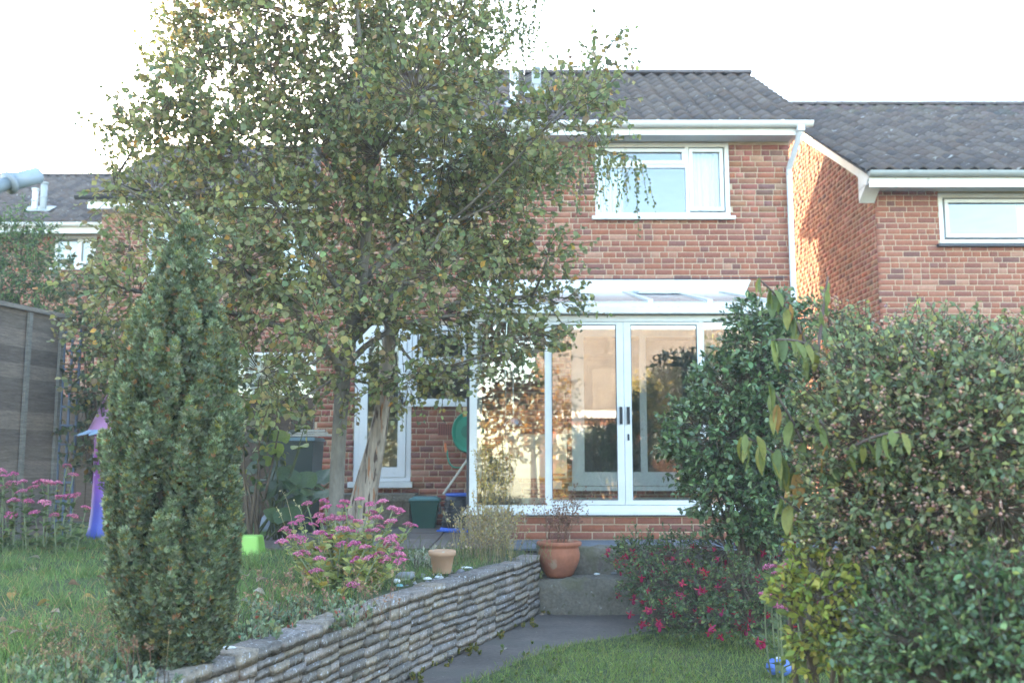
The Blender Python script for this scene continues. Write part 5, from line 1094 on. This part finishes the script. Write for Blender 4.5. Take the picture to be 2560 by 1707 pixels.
for (px, py) in [(990, 1665), (1120, 1615), (1140, 1605), (1170, 1612), (1125, 1640), (1330, 1540), (1360, 1535), (1380, 1520), (950, 1690), (1270, 1620), (1190, 1590), (1060, 1650)]:
    o = bpy.data.objects.new('fallen_leaf', FLM[rp.integers(4)]); o.location = PZ(px, py, .02); s_ = rp.uniform(.035, .065); o.scale = (s_,) * 3; o.rotation_euler = (rp.normal(0, .3), rp.normal(0, .3), rp.uniform(0, 6)); C.objects.link(o); tag(o, 'dry fallen leaf lying on the concrete path', 'leaf', 'fallen leaves on the path')

# ------------------------------------------------------------------ fence, trellis, rear fence
rf = np.random.default_rng(71); FA = np.array([-5.50, 7.55]); FB = np.array([-4.83, 10.2]); FT = float(P(60, 778, 9.75)[2]); fd = (FB - FA) / np.linalg.norm(FB - FA); fn = np.array([fd[1], -fd[0]]); FL = np.linalg.norm(FB - FA)
fence = thing('wooden_fence', 'weathered grey wooden fence panel with battens at the left edge', 'fence', (FB[0], FB[1], .46)); FCOL = [(.18, .145, .118), (.21, .17, .14), (.155, .125, .105), (.23, .185, .15)]
def fp(s, o, z): q = FA + fd * s + fn * o; return np.array([q[0], q[1], z])
z = .46
while z < FT - .02:
    h = min(.165, FT - z + .02); b = MB(); b.bar(fp(0, .006, z + h / 2 - .008), fp(FL, .006 + rf.normal(0, .002), z + h / 2 - .008), .010, h + .016, (0.0, 0, 1), FCOL[rf.integers(4)])
    o = b.build('board', M['fence'], fence); 
    z += h
for s_ in np.arange(FL - .04, 0, -.47): MB().bar(fp(s_, .038, .46), fp(s_, .038, FT - .02), .045, .035, (fn[0], fn[1], 0), (.21, .195, .17)).build('batten', M['fence'], fence)
MB().bar(fp(-.02, .02, FT + .012), fp(FL + .02, .02, FT + .012), .075, .045, (0, 0, 1), (.24, .21, .18)).build('capping_rail', M['fence'], fence)
tx, ty = float(P(150, 1000, 10.28)[0]), 10.28; tr = thing('trellis', 'narrow blue stained garden trellis at the end of the wooden fence', 'trellis', (tx, ty, .46))
for k in range(3): MB().box(tx + k * .085, tx + k * .085 + .022, ty, ty + .02, .46, FT - .02).build('upright', M['trellis'], tr)
for k in range(11): zz = .65 + k * .2; MB().box(tx - .005, tx + .20, ty - .016, ty - .001, zz, zz + .02).build('rung', M['trellis'], tr)
rfn = thing('rear_fence', 'dark wooden board fence in the shade between the houses behind the tree', 'fence', (-3.7, 13.2, .46))
x = -7.2
while x < -2.52: MB().box(x, x + .135, 13.2 + rf.uniform(0, .01), 13.225, .46, 2.15 + rf.uniform(-.01, .01), (.11, .08, .06)).build('board', M['fence'], rfn); x += .14
MB().box(-7.2, -2.5, 13.23, 13.27, 1.9, 1.98, (.11, .08, .06)).build('rail', M['fence'], rfn)

# ------------------------------------------------------------------ things by the kitchen door
g = P(1060, 1265, 11.3); gb = thing('recycling_bin', 'green lidded recycling caddy beside the concrete door step', 'bin', (g[0], 11.45, .507)); gx = g[0]
def frust(b, cx, cy, z0, z1, w0, d0, w1, d1, col): b.add([(cx + sx * w / 2, cy + sy * d / 2, z) for z, w, d in ((z0, w0, d0), (z1, w1, d1)) for sx, sy in ((-1, -1), (1, -1), (1, 1), (-1, 1))], [(3, 2, 1, 0), (4, 5, 6, 7), (0, 1, 5, 4), (1, 2, 6, 5), (2, 3, 7, 6), (3, 0, 4, 7)], col)
b = MB(); frust(b, gx, 11.45, .507, .82, .24, .26, .33, .33, (.02, .085, .065)); frust(b, gx, 11.45, .80, .825, .345, .345, .35, .35, (.02, .085, .065)); b.build('tub', M['plastic'], gb)
b = MB(); frust(b, gx, 11.45, .828, .85, .355, .355, .34, .34, (.09, .20, .20)); frust(b, gx, 11.45, .85, .87, .30, .30, .26, .26, (.09, .20, .20)); b.build('lid', M['plastic'], gb)
MB().tube(bez((gx + .175, 11.36, .80), (gx + .22, 11.2, .62), (gx + .17, 11.28, .70), 8), .008, 6, (.03, .05, .05)).build('handle', M['plastic'], gb)
g = P(1150, 1290, 10.7); kb = thing('black_tub', 'black ribbed tub with blue rim and blue base next to the conservatory', 'tub', (g[0], 10.85, .507)); kx = g[0] + .0
b = MB(); b.lathe([(0, .05), (.215, .05), (.20, .12), (.19, .2), (.175, .33), (.165, .40), (.15, .40)], (kx, 10.85, .507), 28, (.015, .016, .02)); b.build('body', M['plastic'], kb, True)
MB().lathe([(.16, .385), (.172, .395), (.172, .415), (.155, .42), (.15, .405)], (kx, 10.85, .507), 28, (.05, .12, .50)).build('rim', M['plastic'], kb, True)
b = MB(); b.lathe([(0, .002), (.22, .002), (.235, .02), (.225, .045), (.2, .05)], (kx, 10.85, .507), 28, (.04, .13, .60)); b.tube([(kx - .25, 10.66, .53), (kx + .1, 10.62, .52), (kx + .24, 10.7, .52)], .012, 6, (.04, .13, .6)); b.build('base', M['plastic'], kb, True)
for k in range(7): MB().lathe([(.183 + .005 * (6 - k) * .9, .10 + k * .04), (.192 + .005 * (6 - k) * .9, .106 + k * .04), (.183 + .005 * (6 - k) * .9, .112 + k * .04)], (kx, 10.85, .507), 24, (.02, .021, .025)).build('rib', M['plastic'], kb, True)
q = MB().tube([P(1108, 1235, 10.98), P(1178, 1135, 11.25)], .014, 8, (.62, .58, .48)).build('broom_handle', M['plastic']); tag(q, 'pale wooden pole leaning behind the black tub', 'pole')
hc_ = np.array([-.55, HY - .09, 1.64]); hr_ = thing('hose_reel', 'green wall mounted garden hose reel behind the conservatory corner', 'hose reel', tuple(hc_ - (0, 0, .25)))
b = MB(); V = []; n = 28
for y_, r0 in ((HY - .16, .19), (HY - .175, .235), (HY - .12, .25), (HY - .02, .25)):
    for k in range(n):
        a = 2 * math.pi * k / n; V.append((hc_[0] + r0 * .80 * math.cos(a), y_, hc_[2] + r0 * math.sin(a) * (1.0 if math.sin(a) > 0 else 1.05)))
Fc = [(j * n + k, j * n + (k + 1) % n, (j + 1) * n + (k + 1) % n, (j + 1) * n + k) for j in range(3) for k in range(n)] + [tuple(range(n))]
b.add(V, Fc, (.03, .30, .19)); b.build('casing', M['plastic'], hr_, False)
MB().tube([(hc_[0], HY - .19, hc_[2]), (hc_[0], HY - .165, hc_[2])], .08, 16, (.02, .2, .13)).build('hub', M['plastic'], hr_)
MB().tube(np.concatenate([bez(P(1118, 1125, 11.95), P(1118, 1175, 11.9), P(1150, 1168, 11.9), 7), bez(P(1150, 1168, 11.9), P(1172, 1160, 11.9), P(1180, 1130, 11.95), 6)[1:]]), .010, 7, (.03, .28, .17)).build('hose', M['plastic'], hr_, True)
MB().tube([P(1115, 1130, 11.95), P(1113, 1108, 11.97)], [.017, .013], 8, (.75, .20, .05)).build('tap_connector', M['plastic'], hr_)
# wheelie bin in the dark corner, planks on its lid
wx, wy = float(P(742, 1100, 10.9)[0]), 10.9; wb = thing('wheelie_bin', 'dark wheelie bin in the shade left of the house corner', 'bin', (wx, wy, .47))
b = MB(); frust(b, wx, wy, .50, 1.50, .42, .48, .50, .58, (.02, .035, .035)); b.build('body', M['plastic'], wb); b = MB(); frust(b, wx, wy, 1.505, 1.545, .54, .62, .50, .56, (.10, .15, .15)); b.build('lid', M['plastic'], wb)
for s_ in (-1, 1): MB().tube([(wx + s_ * .2, wy + .26, .57), (wx + s_ * .25, wy + .26, .57)], .10, 14, (.015, .015, .015)).build('wheel', M['plastic'], wb)
for k in range(3): q = MB().bar((wx - .2 + .1 * k, wy - .25 + .05 * k, 1.565 + .028 * k), (wx + .42 - .05 * k, wy - .15 + .05 * k, 1.565 + .028 * k), .11, .02, (0, 0, 1), (.45, .43, .38)).build('plank', M['fence']); tag(q, ['lowest', 'middle', 'topmost'][k] + ' pale plank of the three on the dark wheelie bin', 'plank', 'planks on the wheelie bin')
# lime tub, play tower, blue ball
lx = PZ(618, 1392, .475); lt = thing('lime_tub', 'lime green plastic tub lying on the lawn right of the conifer', 'tub', tuple(lx)); b = MB(); frust(b, lx[0] - .02, lx[1] + .12, .478, .65, .25, .24, .20, .2, (.29, .54, .10)); ob = b.build('body', M['plastic'], lt)
bm_ = ob.modifiers.new('bevel', 'BEVEL'); bm_.width = .022; bm_.segments = 3; b = MB(); frust(b, lx[0] - .02, lx[1] + .12, .474, .492, .285, .275, .285, .275, (.31, .54, .12)); b.build('rim', M['plastic'], lt)
tc = PZ(262, 1345, .475); tw_ = thing('toy_tower', 'purple and blue inflatable toy tower with pink roof behind the conifer', 'toy', tuple(tc)); prf = [(.02, .0), (.17, .0), (.185, .04), (.165, .12), (.15, .3), (.148, .6), (.15, .9), (.155, 1.12), (.02, 1.12)]
b = MB(); n = 28; V = []; cl = []
for r0, z in prf:
    f_ = smooth(.15, .85, z)
    for k in range(n): a = 2 * math.pi * k / n; V.append((tc[0] + r0 * math.cos(a), tc[1] + r0 * math.sin(a), tc[2] + z)); cl.append((.10 + .30 * f_, .13 - .05 * f_, .55 - .12 * f_))
b.add(V, [(i * n + k, i * n + (k + 1) % n, (i + 1) * n + (k + 1) % n, (i + 1) * n + k) for i in range(len(prf) - 1) for k in range(n)], np.array(cl)); b.build('column', M['plastic'], tw_, True)
MB().lathe([(.24, 1.10), (.19, 1.20), (.10, 1.42), (.0, 1.62)], tc, 24, (.62, .30, .58)).build('roof', M['plastic'], tw_, True)
for k in range(14):
    a = 2 * math.pi * k / 14; d = np.array([math.cos(a), math.sin(a), 0]); s_ = np.array([-d[1], d[0], 0]); b = MB(); p0 = tc + (0, 0, 1.14)
    b.add([p0 + d * .17 - s_ * .05, p0 + d * .17 + s_ * .05, p0 + d * .27 + s_ * .035 + (0, 0, -.05), p0 + d * .27 - s_ * .035 + (0, 0, -.05), p0 + d * .36 + (0, 0, -.07), p0 + d * .17 - s_ * .05 + (0, 0, .02), p0 + d * .17 + s_ * .05 + (0, 0, .02), p0 + d * .27 + s_ * .035 + (0, 0, -.03), p0 + d * .27 - s_ * .035 + (0, 0, -.03)], [(0, 1, 2, 3), (3, 2, 4), (5, 8, 7, 6), (8, 4, 7), (0, 3, 8, 5), (1, 6, 7, 2), (2, 7, 4), (3, 4, 8)], (.40, .58, .85)); b.build('fringe_petal', M['plastic'], tw_, False)
rsn = np.random.default_rng(9)
for k in range(26):
    a = rsn.uniform(3.0, 5.6); zz = rsn.uniform(.3, 1.05); r0 = .1535 if zz > .2 else .17; b = MB(); s_ = rsn.uniform(.012, .028); d = np.array([math.cos(a), math.sin(a), 0]); t_ = np.array([-d[1], d[0], 0]); up = np.array([0, 0, 1.]); c0 = tc + d * (r0 + .003) + up * zz; V = []
    for i in range(10): an = math.pi * i / 5; rr_ = s_ * (1 if i % 2 == 0 else .35); V.append(c0 + t_ * rr_ * math.cos(an) + up * rr_ * math.sin(an))
    V.append(c0 + d * .004); b.add(V, [(i, (i + 1) % 10, 10) for i in range(10)], (.62, .55, .85)); b.build('printed_star', M['plastic'], tw_)
bl = PZ(1948, 1690, .03); ba = thing('blue_ball', 'small blue plastic ball on the grass by the golden shrub', 'ball', tuple(bl)); b = MB(); b.lathe([(0.0, .0)] + [(.075 * math.sin(math.pi * i / 12), .055 - .055 * math.cos(math.pi * i / 12)) for i in range(1, 12)] + [(0, .11)], bl, 24, (.10, .18, .52)); b.build('shell', M['plastic'], ba, True)
MB().lathe([(0, .112), (.022, .109), (.03, .104)], bl, 14, (.7, .72, .78)).build('valve', M['plastic'], ba, True)
# rotary washing line arm at the top left
wa, wb_ = P(98, 437, 3.0), P(-160, 508, 2.75); rl_ = thing('washing_line', 'grey rotary washing line arm poking in at the top left', 'washing line', (wb_[0], wb_[1], .46))
d = unit(wb_ - wa); GM = (.25, .29, .32); MB().tube([wa + d * .10, wb_], .021, 14, GM).build('arm', M['plastic'], rl_, True); MB().tube([wa, wa + d * .004, wa + d * .10], [.020, .027, .027], 14, (.30, .35, .41)).build('end_cap', M['plastic'], rl_, True)
MB().tube([wa + d * .10, wa + d * .112], .036, 14, (.26, .29, .32)).build('collar', M['plastic'], rl_, True); MB().tube([(wb_[0], wb_[1], .3), (wb_[0], wb_[1], wb_[2] + .1)], .024, 14, GM).build('pole', M['plastic'], rl_, True)
# ------------------------------------------------------------------ inside the conservatory
a_, b_ = P(1258, 1085, 11.9), P(1418, 1195, 11.9); ct = thing('radiator', 'cream ribbed radiator panel on the brick wall inside the conservatory', 'radiator', (a_[0], 11.95, b_[2])); MB().box(a_[0], b_[0], 11.93, 11.99, b_[2], a_[2]).build('panel', M['cream'], ct)
for k in range(6): z = b_[2] + .05 + k * (a_[2] - b_[2] - .1) / 5; MB().box(a_[0] + .02, b_[0] - .02, 11.905, 11.929, z - .032, z + .032).build('rib', M['cream'], ct)
MB().tube([(b_[0] - .2, 11.88, b_[2] + .045), (b_[0] - .03, 11.88, b_[2] + .045)], .012, 8).build('valve', M['dark_frame'], ct)
s_ = P(1393, 1212, 12.0); q = MB().box(s_[0] - .06, s_[0] + .06, HY - .05, HY - .013, s_[2] - .05, s_[2] + .05).build('socket_box', M['upvc'], None); tag(q, 'small white socket box below the radiator inside the conservatory', 'socket')
lp = P(1283, 1062, 10.9); la = thing('pendant_lamp', 'chrome dome pendant lamp hanging inside the conservatory', 'lamp', tuple(lp)); MB().lathe([(.015, .10), (.04, .095), (.09, .06), (.125, .0), (.128, -.012), (.12, -.002), (.085, .052), (.03, .085)], lp, 28).build('shade', M['chrome'], la, True)
MB().tube([lp + (0, 0, .1), lp + (0, 0, 1.42)], .006, 6).build('cord', M['upvc'], la); MB().tube([P(1264, 1098, 11.0), P(1264, 900, 11.0), P(1270, 760, 11.0)], .008, 6).build('rod', M['chrome'], la)
bgc = np.array([-.14, 10.32, .83]); bag = thing('black_bag', 'bulging black bag on the conservatory floor in the corner', 'bag', tuple(bgc)); rbg = np.random.default_rng(3); V = []; n = 26; m_ = 14
for i in range(m_ + 1):
    t_ = i / m_; r0 = .24 * (1 - .62 * t_ ** 1.4) * (1 if i else .92)
    for k in range(n):
        a = 2 * math.pi * k / n; f_ = 1 + .07 * math.sin(3 * a + 5 * t_) + .05 * math.sin(7 * a + 9 * t_) + .03 * math.sin(11 * a - 6 * t_); V.append(bgc + (r0 * f_ * math.cos(a) * 1.05, r0 * f_ * math.sin(a) * .9, .50 * t_))
Fc = [(i * n + k, i * n + (k + 1) % n, (i + 1) * n + (k + 1) % n, (i + 1) * n + k) for i in range(m_) for k in range(n)] + [tuple(range(m_ * n, m_ * n + n))]
b = MB(); b.add(V, Fc); b.build('body', M['bagblack'], bag, True)
for k, (px, py) in enumerate(((1216, 1128), (1233, 1126))):
    p = P(px, py, 10.2); b = MB(); b.tube([p, p + (.06, .35, .02)], .024, 14, (.40, .32, .24), False); b.tube([p + (.001, .01, 0), p + (.06, .34, .02)], .019, 14, (.05, .04, .035), True); q = b.build('cardboard_tube', M['cloth'], None, True); tag(q, ['left', 'right'][k] + ' one of two cardboard tubes lying on top of the black bag', 'tube', 'cardboard tubes on the bag')

# ------------------------------------------------------------------ across the gardens, seen mirrored in the conservatory glass
ox0, ox1, oy = 1.55, 13.0, -26.0; oz = gz(0, oy); oe = 3.35
oh = thing('house', 'sunlit brick house opposite, seen only as a reflection in the conservatory glass', 'house', (7, oy, oz)); ow = MB(); oO = [(2.1, 4.4, 1.3, 2.9), (6.5, 8.4, 1.3, 2.9)]; wallgrid(ow, ox0, ox1, oz - .3, oe, oO, oy - .3, oy); ow.box(ox0, ox1, oy - 9, oy - 8.7, oz - .3, oe); ow.box(ox0, ox0 + .3, oy - 8.7, oy - .3, oz - .3, oe); ow.box(ox1 - .3, ox1, oy - 8.7, oy - .3, oz - .3, oe)
ow.build('wall', mat('opposite_brick', (.36, .16, .09), rough=.9, n1=(6, .15), n2=(30, .15)), oh)
ob = MB(); V = []
for x in (ox0 - .3, ox1 + .3): V += [(x, oy + .5, oe + .1), (x, oy - 4.5, oe + 4.6), (x, oy - 9.5, oe + .1), (x, oy + .5, oe + .2), (x, oy - 4.5, oe + 4.75), (x, oy - 9.5, oe + .2)]
ob.add(V, [(0, 6, 7, 1), (1, 7, 8, 2), (3, 4, 10, 9), (4, 5, 11, 10), (0, 3, 9, 6), (2, 8, 11, 5), (0, 1, 4, 3), (1, 2, 5, 4), (6, 9, 10, 7), (7, 10, 11, 8)]); ob.build('roof', mat('brown_tiles', (.25, .205, .16), rough=.9, n1=(9, .25), n2=(2, .15), stretch=(1, .3, .3)), oh)
MB().box(ox0 - .35, ox1 + .35, oy + .5, oy + .55, oe - .12, oe + .22).build('fascia', M['upvc'], oh); MB().box(ox0 - .3, ox1 + .3, oy + .01, oy + .499, oe - .06, oe - .03).build('soffit', M['upvc'], oh)
for (a, c, e, f_) in oO:
    b = MB(); b.box(a, c, oy - .08, oy + .03, e, e + .08); b.box(a, c, oy - .08, oy + .03, f_ - .08, f_); b.box(a, a + .08, oy - .08, oy + .029, e + .08, f_ - .08); b.box(c - .08, c, oy - .08, oy + .029, e + .08, f_ - .08); b.box((a + c) / 2 - .08, (a + c) / 2 + .08, oy - .08, oy + .029, e + .08, f_ - .08); wo_ = b.build('window', M['upvc'], oh); MB().box(a + .07, c - .07, oy - .04, oy - .03, e + .07, f_ - .07).build('pane', M['hglass'], wo_); MB().box(a, c, oy - .29, oy - .2, e, f_).build('blind', M['curtain'], wo_)
def backtree(name, label, cx, cy, cz, r0, n, cols, seed, cat='tree', size=.16):
    r = np.random.default_rng(seed); zg = float(gz(cx, cy)); root = thing(name, label, cat, (cx, cy, zg)); k = 7; c = np.array([cx, cy, cz]) + inball(k, r) * r0 * .7; rd = np.full((k, 3), r0 * .55)
    (v, t, cl), A, B = sprigs(c, rd, n, 8, r0 * .3, size, cols, [1] * len(cols), ROUND, r=r, up=.2); o = npobj('crown', v, t, M['leaf'], root, cl); o['kind'] = 'stuff'
    mb = MB(); mb.tube([(cx, cy, zg - .1), (cx + .05, cy, (zg + cz) / 2), (cx, cy, cz)], [r0 * .09, r0 * .07, r0 * .03], 8, (.15, .12, .10)); mb.build('trunk', M['bark'], root, True)
YG = [(.26, .25, .06), (.21, .22, .06), (.32, .27, .07)]
backtree('garden_tree', 'golden leaved tree behind the viewer, mirrored in the left conservatory pane', .7, -13.5, 2.6, 1.7, 2.2, [(.26, .17, .05), (.20, .16, .06), (.16, .11, .06)], 1)
backtree('garden_tree', 'yellow green tree behind the viewer, mirrored in the right conservatory pane', 5.6, -15, 3.0, 1.6, 2.2, YG, 2)
backtree('garden_shrub', 'sunlit yellow shrub behind the viewer, mirrored low in the middle pane', 2.4, -15, .7, 1.2, 2.4, [(.34, .27, .07), (.27, .25, .06)], 3, 'shrub', .13)
backtree('garden_tree', 'dark green tree behind the viewer, mirrored at the far right pane', 8.6, -17, 3.2, 2.2, 2.2, [(.08, .11, .05), (.11, .13, .05)], 4)
backtree('garden_shrub', 'green shrub behind the viewer, mirrored beside the golden tree', -1.6, -12, 1.0, 1.4, 2.2, [(.12, .15, .05), (.16, .16, .05)], 5, 'shrub', .13)
backtree('garden_tree', 'tall green tree behind the viewer, left of the golden tree', -5.0, -16, 3.0, 2.4, 2.2, [(.10, .13, .05), (.14, .15, .06)], 6)
bh = thing('wooden_fence', 'brown garden fence behind the viewer, mirrored low in the conservatory glass', 'fence', (2, -19.5, float(gz(0, -19.5))))
for k in range(70): MB().box(-8 + k * .3, -8 + k * .3 + .29, -19.52, -19.49, float(gz(0, -19.5)) - .1, -.95, (.30, .20, .13)).build('board', M['fence'], bh)

# ------------------------------------------------------------------ thin scattering volume, added to imitate veiling glare in the lens
hm, ht, hb_ = nodes('glare_veil'); ht.nodes.remove(hb_); pv = ht.nodes.new('ShaderNodeVolumePrincipled'); pv.inputs['Density'].default_value = .0029; pv.inputs['Color'].default_value = (.97, .97, .98, 1); pv.inputs['Anisotropy'].default_value = 0.0
ht.links.new(pv.outputs[0], ht.nodes['Material Output'].inputs['Volume'])
hz = MB().box(-95, 95, -95, 95, -4.6, 9.2).build('glare_veil', hm); hz['kind'] = 'stuff'; hz['label'] = 'thin pale volume added over the gardens to imitate veiling glare in the lens'
